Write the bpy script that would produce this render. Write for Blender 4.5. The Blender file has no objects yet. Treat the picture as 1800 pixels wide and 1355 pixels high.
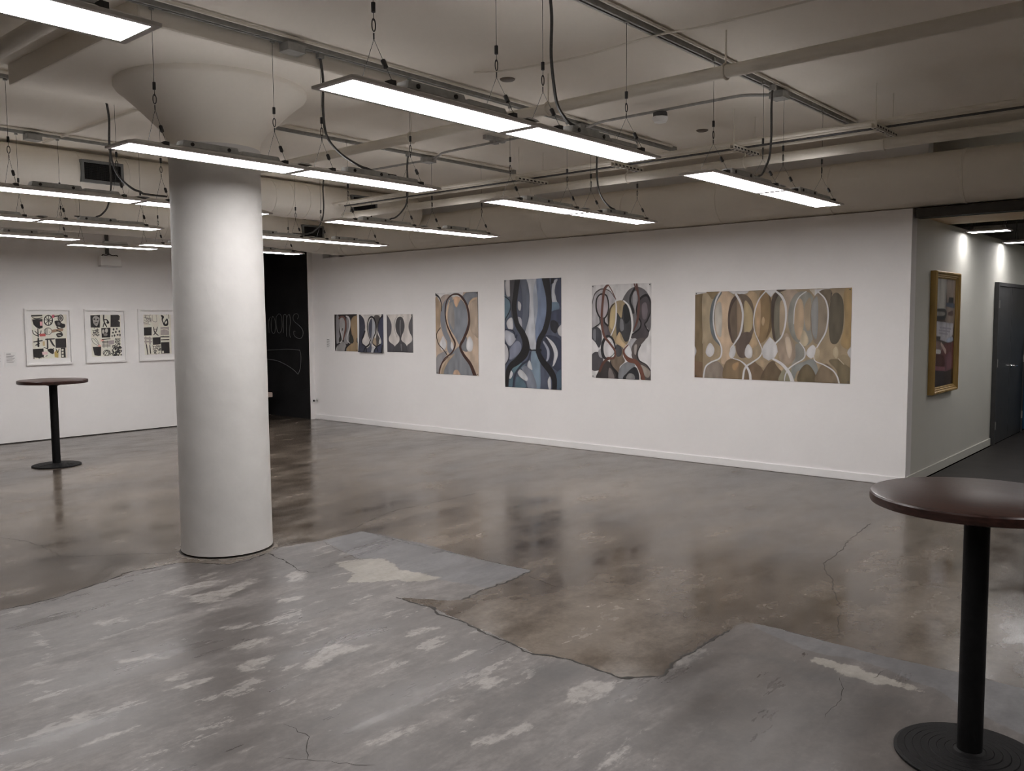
# Gallery room with a mushroom column, hanging LED panels, artworks on white walls and a worn concrete floor
import bpy, math, random
import numpy as np
from mathutils import Vector, Matrix
random.seed(4); rng = np.random.default_rng(7)
sc = bpy.context.scene
COL = sc.collection
PI = math.pi
DATA = {}
DATA['m1']=[["p",[184,162,140],[-0.04,-0.026,1.057,-0.013,1.03,1.027,-0.065,1.034]],["f",[205,203,203],[-0.018,-0.0,0.12,-0.007,0.415,-0.009,0.661,-0.006,0.569,0.085,0.346,0.036,0.185,0.081,0.115,0.104,-0.003,0.056]],["f",[172,156,146],[0.105,0.081,0.152,0.046,0.233,0.021,0.357,0.028,0.276,0.082,0.171,0.14]],["f",[165,140,112],[0.002,0.068,0.093,0.092,0.146,0.186,0.116,0.351,0.078,0.445,-0.018,0.505]],["f",[172,152,132],[0.811,0.167,0.901,0.099,1.011,0.089,1.011,0.514,0.911,0.514,0.825,0.445]],["p",[122,126,134],[0.66,0.04,0.728,0.004,1.013,-0.002,1.012,0.055,0.88,0.074,0.812,0.121,0.767,0.167,0.637,0.051]],["s",[186,160,128],[0.801,0.133,0.0224,0.868,0.093,0.0224,1.011,0.077,0.0224]],["s",[126,129,137],[0.367,0.077,0.0897,0.239,0.152,0.1166,0.176,0.304,0.1255,0.215,0.469,0.1121,0.313,0.587,0.0986,0.332,0.693,0.1121,0.41,0.74,0.0897]],["f",[128,133,142],[0.524,0.084,0.636,0.097,0.733,0.19,0.766,0.329,0.724,0.468,0.62,0.562,0.562,0.632,0.463,0.539,0.331,0.422,0.299,0.257,0.354,0.129,0.434,0.084]],["f",[150,145,142],[0.342,0.141,0.411,0.118,0.451,0.258,0.444,0.445,0.366,0.398,0.302,0.281]],["f",[205,168,132],[0.469,0.049,0.597,0.064,0.556,0.131,0.503,0.179,0.444,0.118]],["f",[124,127,133],[0.55,0.656,0.387,0.74,0.246,0.849,0.17,1.006,0.898,1.003,0.845,0.9,0.703,0.784,0.616,0.703]],["f",[182,150,124],[0.412,1.014,0.43,0.954,0.506,0.94,0.561,0.975,0.571,1.011]],["f",[172,148,122],[0.387,0.758,0.444,0.751,0.292,0.848,0.196,0.945,0.17,1.006,0.112,1.007,0.15,0.922,0.27,0.813]],["f",[140,138,140],[0.004,0.804,0.111,0.743,0.262,0.717,0.212,0.813,0.092,0.923,0.042,1.008,-0.005,1.009]],["f",[120,122,128],[0.642,0.585,0.733,0.538,0.741,0.631,0.75,0.713,0.638,0.702,0.595,0.656]],["f",[206,204,206],[0.182,0.53,0.25,0.622,0.224,0.688,0.141,0.704,0.088,0.635,0.13,0.57]],["f",[206,204,206],[0.381,0.596,0.424,0.666,0.396,0.701,0.354,0.657]],["f",[206,204,206],[0.805,0.528,0.876,0.601,0.862,0.689,0.795,0.715,0.729,0.678,0.736,0.59]],["s",[205,176,140],[0.344,0.094,0.0179,0.276,0.199,0.0179,0.277,0.351,0.0179,0.374,0.492,0.0179,0.444,0.574,0.0179]],["s",[64,36,28],[0.916,1.003,0.0762,0.812,0.865,0.0628,0.659,0.755,0.0538,0.581,0.656,0.0493,0.665,0.561,0.0538,0.758,0.445,0.0583,0.797,0.329,0.0448,0.749,0.167,0.0448,0.637,0.062,0.0403,0.527,0.021,0.0314,0.391,0.031,0.0269,0.28,0.094,0.0269,0.234,0.222,0.0269,0.264,0.374,0.0291,0.373,0.516,0.0336,0.46,0.621,0.0359,0.388,0.728,0.0291,0.201,0.813,0.0247,0.092,0.923,0.0247,0.065,1.007,0.0247]],["s",[64,36,28],[0.294,0.788,0.0134,0.153,0.862,0.0157,0.091,0.947,0.0157,0.077,1.007,0.0157]],["s",[40,38,40],[0.004,0.015,0.0359,0.094,0.057,0.0269,0.148,0.139,0.0179,0.147,0.221,0.0157]],["s",[58,44,36],[0.113,0.428,0.0157,0.017,0.511,0.0179,0.058,0.624,0.0179,0.182,0.7,0.0179,0.261,0.759,0.0179]],["s",[90,88,90],[0.991,0.003,0.0179,1.006,0.583,0.009]]]
DATA['m2']=[["p",[72,78,96],[-0.014,-0.009,1.013,-0.003,1.015,1.002,-0.022,1.006]],["f",[186,184,186],[0.022,0.005,0.147,0.003,0.135,0.119,0.09,0.154,0.036,0.135]],["p",[72,70,75],[0.102,0.002,0.191,0.002,0.166,0.334,0.138,0.352,0.105,0.244]],["f",[178,181,188],[0.393,-0.0,0.573,-0.0,0.541,0.336,0.563,0.512,0.595,0.639,0.483,0.649,0.433,0.565,0.373,0.495,0.446,0.335,0.442,0.115]],["f",[150,158,172],[0.518,0.16,0.573,0.004,0.64,0.005,0.602,0.249,0.571,0.512,0.555,0.459]],["f",[104,120,148],[0.581,0.002,0.716,0.004,0.755,0.164,0.744,0.337,0.657,0.503,0.578,0.6,0.555,0.459,0.602,0.249]],["f",[90,97,112],[0.297,-0.0,0.401,0.002,0.458,0.159,0.429,0.335,0.374,0.468,0.304,0.441,0.334,0.29,0.32,0.113]],["f",[84,110,124],[-0.018,0.149,0.08,0.172,0.114,0.244,0.085,0.334,0.012,0.374,-0.024,0.369]],["f",[188,186,190],[0.057,0.374,0.138,0.352,0.157,0.45,0.082,0.461,0.038,0.414]],["f",[168,170,180],[0.019,0.469,0.17,0.504,0.209,0.545,0.096,0.615,0.008,0.55]],["f",[120,125,145],[0.096,0.64,0.222,0.567,0.301,0.602,0.273,0.674,0.129,0.739,0.067,0.722]],["f",[188,186,190],[0.252,0.201,0.304,0.228,0.29,0.286,0.25,0.268]],["f",[165,165,175],[0.227,0.352,0.306,0.361,0.313,0.459,0.242,0.459]],["f",[172,174,182],[0.865,0.036,0.939,0.017,0.889,0.123,0.964,0.244,0.854,0.221,0.839,0.122]],["f",[60,66,88],[0.897,0.097,0.931,0.029,1.013,-0.012,1.017,0.253,0.928,0.209]],["f",[92,114,134],[0.829,0.225,0.944,0.219,0.968,0.269,0.91,0.295,0.836,0.303]],["f",[56,62,84],[0.828,0.303,1.017,0.287,1.015,0.39,0.909,0.407,0.818,0.389]],["f",[40,40,48],[0.818,0.389,0.893,0.379,0.958,0.424,0.907,0.493,0.825,0.459]],["f",[190,188,190],[1.015,0.415,0.938,0.458,0.957,0.506,1.014,0.514]],["f",[184,182,186],[-0.02,0.578,0.051,0.631,0.073,0.695,0.053,0.749,-0.026,0.787]],["f",[52,58,78],[0.656,0.564,0.758,0.511,0.997,0.562,1.001,0.812,0.902,0.823,0.653,0.687]],["s",[190,190,194],[0.749,0.533,0.0239,0.856,0.597,0.0582,0.908,0.675,0.065,0.878,0.758,0.0342,0.853,0.789,0.0103]],["s",[150,154,168],[0.698,0.572,0.0239,0.772,0.642,0.0411,0.774,0.711,0.0376,0.736,0.756,0.0137]],["s",[46,48,62],[0.74,0.546,0.0411,0.839,0.65,0.0513,0.821,0.737,0.0445,0.753,0.782,0.0205]],["f",[112,132,150],[0.482,0.671,0.611,0.67,0.642,0.828,0.63,1.005,0.493,1.0]],["f",[120,126,140],[0.288,0.799,0.428,0.806,0.53,0.892,0.571,1.002,0.424,1.002,0.374,0.887]],["f",[86,114,126],[0.146,0.793,0.288,0.772,0.376,0.78,0.234,0.845,0.144,0.865]],["f",[78,104,118],[0.215,0.9,0.32,0.924,0.389,0.985,0.318,1.005,0.195,1.0]],["f",[78,104,118],[0.025,0.932,0.152,0.91,0.141,1.001,0.033,1.005]],["f",[196,196,200],[0.1,0.841,0.147,0.874,0.103,0.921,0.062,0.904]],["f",[190,192,196],[0.23,0.841,0.305,0.835,0.412,0.9,0.39,0.936,0.268,0.894]],["f",[190,192,196],[0.446,0.743,0.48,0.778,0.496,0.831,0.41,0.797]],["f",[190,190,194],[0.767,0.922,0.81,0.886,0.82,0.991,0.783,0.996]],["f",[70,90,108],[0.901,0.875,1.001,0.821,1.007,1.002,0.933,0.998]],["s",[36,38,50],[-0.004,0.149,0.0154,0.098,0.194,0.0154,0.108,0.271,0.0154,0.009,0.371,0.0171]],["s",[40,46,66],[0.01,0.46,0.0154,0.153,0.473,0.0205,0.205,0.536,0.0239,0.224,0.513,0.0239]],["s",[38,42,58],[-0.015,0.576,0.0171,0.064,0.631,0.0205,0.072,0.731,0.0205,0.002,0.796,0.0171]],["s",[44,50,66],[0.15,0.997,0.0308,0.188,0.882,0.0342,0.306,0.79,0.0308,0.42,0.743,0.0274,0.465,0.672,0.0205]],["s",[34,33,35],[0.244,-0.003,0.0958,0.2,0.156,0.089,0.18,0.262,0.0855,0.226,0.406,0.0855,0.326,0.495,0.0958,0.384,0.584,0.1197,0.361,0.673,0.1369,0.236,0.751,0.1095,0.11,0.803,0.089,0.047,0.877,0.0855,0.023,1.005,0.0718]],["s",[34,33,35],[0.736,-0.001,0.1266,0.789,0.164,0.0958,0.788,0.32,0.089,0.725,0.459,0.0855,0.625,0.555,0.0821,0.596,0.639,0.0718]],["s",[30,30,33],[0.599,0.661,0.0753,0.669,0.739,0.089,0.802,0.825,0.0992,0.876,0.902,0.089,0.88,0.998,0.0787]],["s",[26,26,30],[0.457,0.647,0.0239,0.5,0.65,0.0171,0.552,0.649,0.0205,0.645,0.647,0.0376]],["p",[30,30,34],[0.833,0.003,0.89,0.003,0.873,0.045,0.823,0.061]]]
DATA['m3']=[["p",[200,198,198],[-0.012,-0.014,1.016,-0.007,1.011,1.01,-0.018,1.009]],["f",[98,95,98],[0.525,0.177,0.628,0.068,0.755,0.034,0.879,0.06,0.961,0.123,1.004,0.21,1.003,0.419,0.973,0.497,0.918,0.454,0.71,0.506,0.626,0.418,0.57,0.258]],["f",[150,148,152],[0.712,0.092,0.775,0.102,0.767,0.313,0.725,0.259,0.698,0.18]],["f",[168,165,168],[-0.001,0.214,0.047,0.101,0.196,0.047,0.327,0.075,0.428,0.184,0.427,0.327,0.34,0.434,0.179,0.416,-0.003,0.497]],["s",[70,62,62],[-0.001,0.205,0.0114,0.047,0.101,0.0171,0.122,0.057,0.02,0.203,0.045,0.0171,0.313,0.07,0.0114,0.392,0.139,0.0086]],["f",[170,160,165],[0.188,0.095,0.261,0.119,0.297,0.218,0.282,0.299,0.216,0.353,0.135,0.343,0.073,0.261,0.077,0.161,0.122,0.112]],["c",[36,34,36],[0.188,0.098,0.0228,0.261,0.123,0.0228,0.294,0.218,0.0228,0.279,0.299,0.0257,0.212,0.362,0.02,0.135,0.343,0.0228,0.079,0.261,0.0257,0.08,0.161,0.0228,0.125,0.112,0.02]],["f",[92,84,88],[0.135,0.361,0.216,0.357,0.241,0.416,0.339,0.479,0.361,0.533,0.251,0.565,0.2,0.542,0.161,0.452]],["s",[36,34,36],[0.135,0.352,0.0171,0.142,0.407,0.0171,0.075,0.443,0.02,-0.003,0.472,0.02]],["s",[36,34,36],[0.216,0.353,0.02,0.23,0.407,0.0257,0.325,0.461,0.0286,0.354,0.524,0.0228]],["f",[66,66,72],[-0.003,0.474,0.09,0.45,0.164,0.497,0.173,0.597,0.126,0.674,0.059,0.615,-0.003,0.57]],["f",[110,110,116],[0.023,0.488,0.067,0.479,0.067,0.597,0.022,0.57]],["f",[74,72,76],[-0.005,0.757,0.103,0.72,0.199,0.796,0.132,0.91,-0.005,0.91]],["f",[150,148,152],[0.111,0.715,0.163,0.687,0.184,0.778,0.132,0.769]],["f",[150,130,95],[0.282,0.416,0.282,0.308,0.341,0.219,0.457,0.174,0.557,0.182,0.641,0.258,0.7,0.365,0.685,0.506,0.625,0.612,0.554,0.671,0.425,0.636,0.325,0.524]],["f",[70,58,48],[0.282,0.416,0.282,0.308,0.341,0.223,0.399,0.202,0.326,0.273,0.303,0.434]],["f",[182,160,112],[0.341,0.264,0.399,0.224,0.415,0.345,0.368,0.47,0.311,0.434]],["f",[62,62,64],[0.434,0.301,0.513,0.355,0.549,0.222,0.641,0.258,0.694,0.383,0.661,0.559,0.575,0.604,0.491,0.506,0.44,0.569,0.423,0.435]],["f",[120,120,124],[0.496,0.364,0.541,0.382,0.555,0.471,0.512,0.497,0.484,0.453]],["f",[34,36,38],[0.553,0.24,0.588,0.205,0.641,0.276,0.669,0.356,0.584,0.417,0.549,0.328]],["f",[184,158,116],[0.426,0.569,0.483,0.502,0.512,0.586,0.604,0.644,0.554,0.671,0.425,0.627]],["s",[30,30,32],[0.741,0.039,0.0314,0.67,0.126,0.0343,0.658,0.188,0.0314,0.697,0.259,0.0371,0.711,0.303,0.0286]],["f",[72,66,70],[0.77,0.242,0.816,0.155,0.927,0.12,0.995,0.193,0.998,0.289,0.946,0.384,0.898,0.419,0.918,0.462,0.97,0.497,0.918,0.572,0.689,0.572,0.703,0.519,0.808,0.471,0.829,0.41,0.778,0.339]],["f",[112,102,108],[0.851,0.226,0.92,0.201,0.947,0.288,0.919,0.366,0.864,0.357]],["s",[30,28,30],[0.781,0.348,0.0228,0.764,0.26,0.0228,0.816,0.164,0.0286,0.927,0.124,0.0343,0.988,0.193,0.0228,0.994,0.289,0.02,0.939,0.384,0.0228,0.899,0.427,0.02,0.966,0.497,0.0171]],["s",[30,28,30],[0.788,0.348,0.02,0.836,0.401,0.02,0.815,0.467,0.0228,0.696,0.528,0.02]],["f",[170,168,172],[0.66,0.581,0.765,0.576,0.695,0.683,0.667,0.736,0.625,0.648]],["f",[86,78,76],[0.709,0.63,0.793,0.569,0.918,0.569,0.828,0.646,0.786,0.717,0.806,0.796,0.93,0.846,0.995,0.897,1.0,1.0,0.846,0.999,0.764,0.823,0.694,0.771,0.681,0.683]],["f",[165,155,150],[0.73,0.647,0.772,0.638,0.758,0.735,0.73,0.726]],["f",[152,142,132],[0.826,0.844,0.916,0.864,0.991,0.911,0.97,0.968,0.915,0.965,0.847,0.9]],["s",[32,30,32],[0.835,0.638,0.0143,0.781,0.717,0.02,0.809,0.796,0.0171,0.93,0.842,0.0143,0.995,0.897,0.0143]],["s",[208,206,206],[0.411,0.175,0.0143,0.425,0.256,0.0228,0.409,0.417,0.02,0.339,0.533,0.0171,0.28,0.596,0.0143]],["s",[208,206,206],[0.55,0.176,0.02,0.634,0.232,0.0257,0.686,0.347,0.0343,0.693,0.471,0.0286,0.646,0.595,0.0171]],["f",[112,96,80],[0.425,0.64,0.547,0.677,0.539,0.755,0.574,0.812,0.488,0.872,0.466,0.961,0.337,0.856,0.323,0.794,0.417,0.739]],["f",[70,70,74],[0.425,0.64,0.511,0.666,0.511,0.747,0.432,0.757]],["f",[205,203,205],[0.582,0.648,0.639,0.639,0.688,0.727,0.624,0.772,0.568,0.702]],["f",[206,204,206],[0.244,0.651,0.339,0.618,0.396,0.685,0.36,0.753,0.272,0.754,0.229,0.705]],["c",[42,42,45],[0.281,0.549,0.0371,0.207,0.597,0.0485,0.18,0.678,0.0485,0.206,0.768,0.0485,0.279,0.785,0.02,0.381,0.739,0.0086,0.408,0.667,0.0228,0.361,0.578,0.0314]],["f",[60,55,55],[0.094,1.011,0.117,0.924,0.191,0.832,0.294,0.817,0.381,0.883,0.459,0.953,0.463,1.002]],["f",[120,110,108],[0.301,0.893,0.351,0.91,0.394,0.999,0.293,1.001]],["s",[36,32,32],[0.323,0.821,0.0171,0.352,0.874,0.0286,0.438,0.944,0.0485,0.445,0.998,0.0571]],["s",[86,50,36],[0.139,0.923,0.0428,0.198,0.841,0.0428,0.279,0.794,0.0371,0.381,0.784,0.0257]],["f",[124,126,130],[0.466,1.002,0.474,0.908,0.539,0.844,0.652,0.811,0.739,0.841,0.708,0.894,0.595,0.941,0.552,0.999]],["f",[44,44,47],[0.549,1.0,0.609,0.932,0.736,0.867,0.805,0.919,0.833,0.995]],["f",[128,126,126],[0.594,1.001,0.637,0.94,0.721,0.947,0.735,0.999]],["s",[196,192,188],[0.785,0.884,0.0086,0.819,0.945,0.0171,0.826,0.999,0.02]],["s",[98,57,44],[0.281,0.0,0.0314,0.218,0.055,0.0457,0.192,0.172,0.04,0.173,0.343,0.04,0.187,0.47,0.04,0.225,0.556,0.0371,0.324,0.632,0.0343,0.407,0.712,0.0314,0.381,0.78,0.0286,0.279,0.776,0.02]],["s",[98,57,44],[0.281,0.0,0.0143,0.349,0.067,0.0143,0.414,0.157,0.0143]],["s",[90,52,42],[0.762,-0.002,0.0286,0.785,0.093,0.0371,0.803,0.155,0.0286,0.798,0.26,0.0428,0.778,0.383,0.0371,0.717,0.488,0.0171]],["s",[90,52,42],[0.724,-0.001,0.02,0.754,0.057,0.0286]],["s",[104,58,40],[0.625,0.639,0.0171,0.557,0.693,0.0257,0.568,0.746,0.0428,0.638,0.794,0.0657,0.75,0.814,0.0657,0.822,0.875,0.0657,0.863,0.944,0.06,0.881,0.998,0.0571]]]
DATA['big']=[["p",[150,131,102],[-0.011,-0.016,1.004,-0.009,1.017,1.013,-0.011,1.018]],["p",[116,97,66],[-0.011,0.014,0.055,0.017,0.059,1.013,-0.011,1.018]],["p",[120,92,66],[-0.011,0.799,0.057,0.82,0.059,1.013,-0.011,1.018]],["f",[162,144,114],[0.055,0.011,0.126,0.015,0.116,0.249,0.113,0.509,0.059,0.605,0.055,0.485]],["p",[200,198,198],[-0.011,-0.01,0.087,-0.01,0.08,0.01,-0.011,0.034]],["f",[128,108,72],[0.083,-0.005,0.168,-0.003,0.126,0.088,0.098,0.037]],["f",[186,160,130],[0.126,0.132,0.168,0.006,0.217,-0.003,0.269,0.058,0.294,0.254,0.281,0.531,0.254,0.648,0.247,0.789,0.191,0.826,0.184,0.626,0.127,0.485,0.119,0.308]],["f",[186,179,168],[0.148,0.168,0.179,0.123,0.191,0.251,0.187,0.508,0.159,0.485,0.144,0.344]],["p",[200,198,198],[0.231,-0.004,0.374,-0.001,0.36,0.028,0.327,0.043,0.293,0.03,0.266,0.034]],["f",[175,148,110],[0.36,0.04,0.4,0.013,0.427,0.066,0.415,0.257,0.413,0.484,0.43,0.598,0.403,0.644,0.376,0.588,0.395,0.279]],["f",[104,88,72],[0.232,0.287,0.252,0.114,0.293,0.045,0.347,0.044,0.394,0.132,0.412,0.314,0.402,0.473,0.37,0.588,0.329,0.646,0.274,0.601,0.239,0.462]],["f",[84,66,56],[0.232,0.287,0.249,0.126,0.279,0.052,0.307,0.05,0.259,0.172,0.246,0.345,0.267,0.589,0.239,0.462]],["f",[140,118,92],[0.293,0.07,0.324,0.117,0.328,0.393,0.302,0.554,0.294,0.346]],["f",[166,146,106],[0.342,0.13,0.374,0.154,0.398,0.257,0.396,0.416,0.362,0.484,0.343,0.462]],["f",[98,82,72],[0.308,0.508,0.362,0.462,0.396,0.507,0.37,0.622,0.364,0.738,0.316,0.751,0.288,0.647]],["f",[132,106,66],[0.44,0.055,0.466,0.0,0.498,0.025,0.525,0.171,0.525,0.394,0.495,0.529,0.449,0.586,0.422,0.484,0.441,0.258]],["f",[180,148,108],[0.418,0.178,0.443,0.089,0.451,0.281,0.442,0.507,0.422,0.462]],["f",[108,84,50],[0.498,0.036,0.525,0.171,0.525,0.394,0.488,0.529,0.507,0.372,0.511,0.181]],["f",[182,152,112],[0.467,0.292,0.478,0.337,0.467,0.394,0.456,0.348]],["p",[200,198,198],[0.472,0.001,0.559,-0.003,0.531,0.043,0.515,0.081]],["f",[112,106,90],[0.518,0.148,0.534,0.049,0.569,0.02,0.601,0.107,0.61,0.284,0.603,0.439,0.573,0.573,0.534,0.54,0.521,0.349]],["f",[78,64,54],[0.517,0.17,0.534,0.043,0.569,0.029,0.541,0.149,0.536,0.372,0.55,0.562,0.527,0.484]],["f",[168,148,122],[0.573,0.15,0.598,0.14,0.607,0.284,0.6,0.439,0.575,0.484]],["f",[172,152,132],[0.588,0.024,0.631,-0.001,0.684,0.035,0.639,0.153,0.625,0.351,0.619,0.417,0.611,0.152]],["f",[80,66,54],[0.549,-0.0,0.613,-0.004,0.594,0.014,0.569,0.023]],["f",[142,140,131],[0.623,0.34,0.633,0.164,0.669,0.051,0.724,0.027,0.773,0.083,0.787,0.267,0.783,0.505,0.747,0.604,0.698,0.594,0.648,0.506]],["f",[180,154,122],[0.665,0.187,0.697,0.101,0.719,0.189,0.721,0.396,0.698,0.55,0.666,0.44]],["f",[168,148,120],[0.726,0.178,0.755,0.093,0.765,0.191,0.761,0.418,0.74,0.44,0.725,0.32]],["f",[186,170,140],[0.722,0.44,0.753,0.549,0.732,0.615,0.701,0.571]],["p",[190,178,160],[0.751,0.007,0.796,-0.001,0.808,0.021,0.785,0.078]],["p",[200,198,198],[0.784,0.009,0.884,-0.0,0.838,0.017,0.808,0.042,0.785,0.078]],["f",[136,122,104],[0.76,0.299,0.773,0.126,0.808,0.042,0.85,0.108,0.87,0.29,0.86,0.462,0.814,0.592,0.777,0.527]],["f",[142,142,140],[0.77,0.158,0.8,0.085,0.808,0.289,0.801,0.527,0.777,0.483,0.766,0.299]],["f",[110,96,76],[0.808,0.042,0.849,0.007,0.885,0.036,0.874,0.163,0.873,0.29,0.85,0.108]],["f",[92,84,68],[0.87,0.29,0.882,0.099,0.914,0.048,0.949,0.124,0.957,0.303,0.948,0.472,0.92,0.579,0.885,0.569,0.872,0.44]],["p",[70,64,58],[0.88,0.046,0.888,0.047,0.88,0.12,0.876,0.163]],["f",[156,128,78],[0.954,0.05,1.005,0.001,1.012,0.588,0.943,0.589,0.964,0.377]],["f",[100,108,112],[0.189,0.013,0.154,0.034,0.119,0.132,0.105,0.284,0.111,0.438,0.134,0.544,0.177,0.626,0.188,0.685,0.177,0.591,0.148,0.485,0.139,0.309,0.148,0.145]],["f",[158,138,118],[0.566,0.585,0.616,0.473,0.664,0.605,0.675,0.727,0.632,0.818,0.587,0.797,0.564,0.686]],["f",[190,172,150],[0.61,0.528,0.636,0.528,0.652,0.661,0.637,0.75,0.618,0.662]],["f",[140,138,130],[0.674,0.594,0.723,0.615,0.733,0.736,0.675,0.793,0.65,0.817,0.675,0.727]],["f",[135,122,110],[0.065,1.013,0.084,0.855,0.149,0.793,0.202,0.873,0.209,1.009]],["f",[126,104,74],[0.209,1.009,0.219,0.813,0.282,0.77,0.344,0.831,0.365,1.004]],["f",[165,130,85],[0.268,0.835,0.309,0.809,0.296,0.892,0.272,0.893]],["f",[114,92,68],[0.351,1.005,0.364,0.865,0.417,0.793,0.471,0.894,0.465,1.003]],["f",[165,142,110],[0.404,0.713,0.45,0.769,0.503,0.801,0.471,0.859,0.417,0.793]],["f",[104,86,62],[0.458,1.003,0.49,0.847,0.535,0.783,0.584,0.876,0.576,1.001]],["f",[178,154,120],[0.549,0.799,0.6,0.853,0.588,0.887,0.562,0.844]],["f",[142,136,112],[0.572,1.001,0.6,0.875,0.638,0.851,0.671,1.0]],["f",[140,142,138],[0.651,0.85,0.725,0.78,0.785,0.756,0.814,0.875,0.787,0.931,0.695,0.881,0.67,0.972]],["f",[104,90,64],[0.693,1.002,0.701,0.881,0.746,0.807,0.79,0.887,0.8,0.998]],["f",[126,108,84],[0.8,1.002,0.822,0.841,0.864,0.796,0.918,0.891,0.942,0.997]],["f",[116,102,74],[0.936,0.997,0.923,0.869,0.875,0.763,0.939,0.75,1.009,0.832,1.011,0.997]],["f",[150,132,100],[0.928,0.739,0.975,0.802,1.015,0.842,1.014,0.747,0.962,0.695]],["s",[200,198,198],[0.179,0.001,0.009,0.146,0.11,0.0103,0.13,0.308,0.0077,0.148,0.497,0.0083,0.18,0.597,0.009,0.192,0.685,0.0103,0.177,0.768,0.009,0.117,0.818,0.009,0.078,0.879,0.0096,0.065,1.007,0.0103]],["s",[200,198,198],[0.285,0.038,0.0141,0.32,0.152,0.0141,0.333,0.289,0.0128,0.318,0.473,0.0116,0.281,0.589,0.009,0.252,0.66,0.0051,0.261,0.753,0.0051,0.316,0.788,0.0064,0.357,0.842,0.0116,0.383,0.922,0.0154,0.39,1.002,0.0167]],["s",[200,198,198],[0.482,0.01,0.0064,0.437,0.105,0.0077,0.409,0.257,0.0077,0.41,0.439,0.0051,0.446,0.587,0.0051,0.463,0.672,0.0058,0.445,0.746,0.0077,0.397,0.808,0.009,0.352,0.871,0.0116,0.338,1.006,0.0128]],["s",[200,198,198],[0.54,0.01,0.009,0.585,0.079,0.0154,0.609,0.196,0.0128,0.609,0.362,0.0103,0.588,0.506,0.009,0.548,0.587,0.009]],["s",[200,198,198],[0.526,0.752,0.0116,0.59,0.814,0.0167,0.637,0.907,0.0205,0.659,1.006,0.0244]],["s",[200,198,198],[0.733,0.027,0.0045,0.688,0.09,0.0058,0.664,0.209,0.0058,0.661,0.373,0.0039]],["s",[200,198,198],[0.698,0.572,0.0039,0.73,0.653,0.0064,0.727,0.742,0.0064,0.675,0.805,0.0064,0.631,0.868,0.0077,0.612,0.942,0.0064,0.609,0.999,0.0051]],["s",[200,198,198],[0.808,0.04,0.0064,0.848,0.119,0.0083,0.866,0.258,0.009,0.855,0.451,0.0083,0.814,0.592,0.0071,0.789,0.679,0.0051,0.793,0.766,0.0051,0.846,0.808,0.0064,0.9,0.865,0.0077,0.927,0.933,0.0083,0.938,1.002,0.009]],["s",[185,172,148],[0.93,0.739,0.0039,0.963,0.797,0.0039]],["f",[200,198,198],[0.111,0.592,0.139,0.651,0.134,0.722,0.106,0.756,0.08,0.712,0.088,0.64]],["f",[200,198,198],[0.274,0.618,0.288,0.682,0.275,0.75,0.254,0.763,0.243,0.707]],["f",[200,198,198],[0.373,0.601,0.397,0.656,0.396,0.737,0.374,0.76,0.35,0.727,0.352,0.657]],["p",[200,198,198],[0.511,0.516,0.537,0.557,0.557,0.613,0.564,0.68,0.545,0.745,0.506,0.78,0.47,0.745,0.46,0.683,0.469,0.62,0.492,0.563]],["f",[200,198,198],[0.778,0.599,0.797,0.635,0.792,0.701,0.77,0.745,0.741,0.703,0.748,0.647]],["f",[178,162,132],[0.799,0.635,0.82,0.657,0.815,0.733,0.793,0.745]],["f",[182,166,134],[0.917,0.613,0.931,0.675,0.919,0.74,0.9,0.697,0.9,0.644]],["f",[200,198,198],[-0.011,0.618,0.013,0.69,-0.011,0.769]],["f",[200,198,198],[1.012,0.604,0.981,0.674,1.014,0.752]]]
DATA['s1']=[["p",[46,41,41],[-0.011,-0.012,1.032,-0.014,1.018,1.018,-0.036,1.013]],["f",[132,130,133],[0.081,0.049,0.209,0.08,0.203,0.468,0.231,0.633,0.177,0.784,0.07,0.769]],["f",[154,152,152],[0.241,0.139,0.349,0.081,0.442,0.097,0.469,0.29,0.41,0.573,0.333,0.708,0.281,0.573,0.242,0.393]],["f",[136,134,136],[0.535,0.098,0.66,0.143,0.626,0.424,0.652,0.632,0.564,0.797,0.425,0.768,0.419,0.633,0.533,0.424]],["f",[150,126,92],[0.714,0.247,0.8,0.086,0.939,0.043,1.029,0.088,1.018,1.018,0.473,1.023,0.514,0.872,0.727,0.781,0.833,0.721,0.749,0.528]],["f",[142,140,140],[0.309,0.738,0.448,0.782,0.502,0.872,0.461,1.008,0.024,1.006,0.113,0.875]],["s",[188,186,186],[0.241,0.139,0.0232,0.242,0.393,0.0325,0.326,0.603,0.0371,0.297,0.73,0.0325,0.103,0.844,0.0325,0.036,1.006,0.0325]],["s",[188,186,186],[0.525,0.046,0.0325,0.639,0.099,0.0603,0.679,0.247,0.0603,0.637,0.424,0.0557,0.549,0.603,0.0418,0.567,0.722,0.0371,0.68,0.789,0.0186]],["s",[104,66,56],[0.195,0.117,0.0325,0.291,0.066,0.0371,0.419,0.082,0.0557,0.5,0.201,0.065,0.501,0.349,0.065,0.434,0.543,0.0603,0.377,0.678,0.0418]],["f",[52,50,46],[0.225,0.61,0.268,0.693,0.217,0.776,0.178,0.693]],["f",[52,52,48],[0.726,0.521,0.828,0.677,0.785,0.784,0.655,0.74,0.636,0.632]],["s",[28,26,28],[0.019,0.951,0.0371,0.091,0.837,0.0464,0.224,0.786,0.0232]],["s",[28,26,28],[0.449,1.016,0.0603,0.501,0.895,0.051,0.715,0.784,0.0278]],["s",[40,36,36],[0.352,0.393,0.0418,0.345,0.438,0.0278]],["f",[40,36,36],[0.975,0.632,1.03,0.676,1.027,0.765,0.963,0.75]]]
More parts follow.
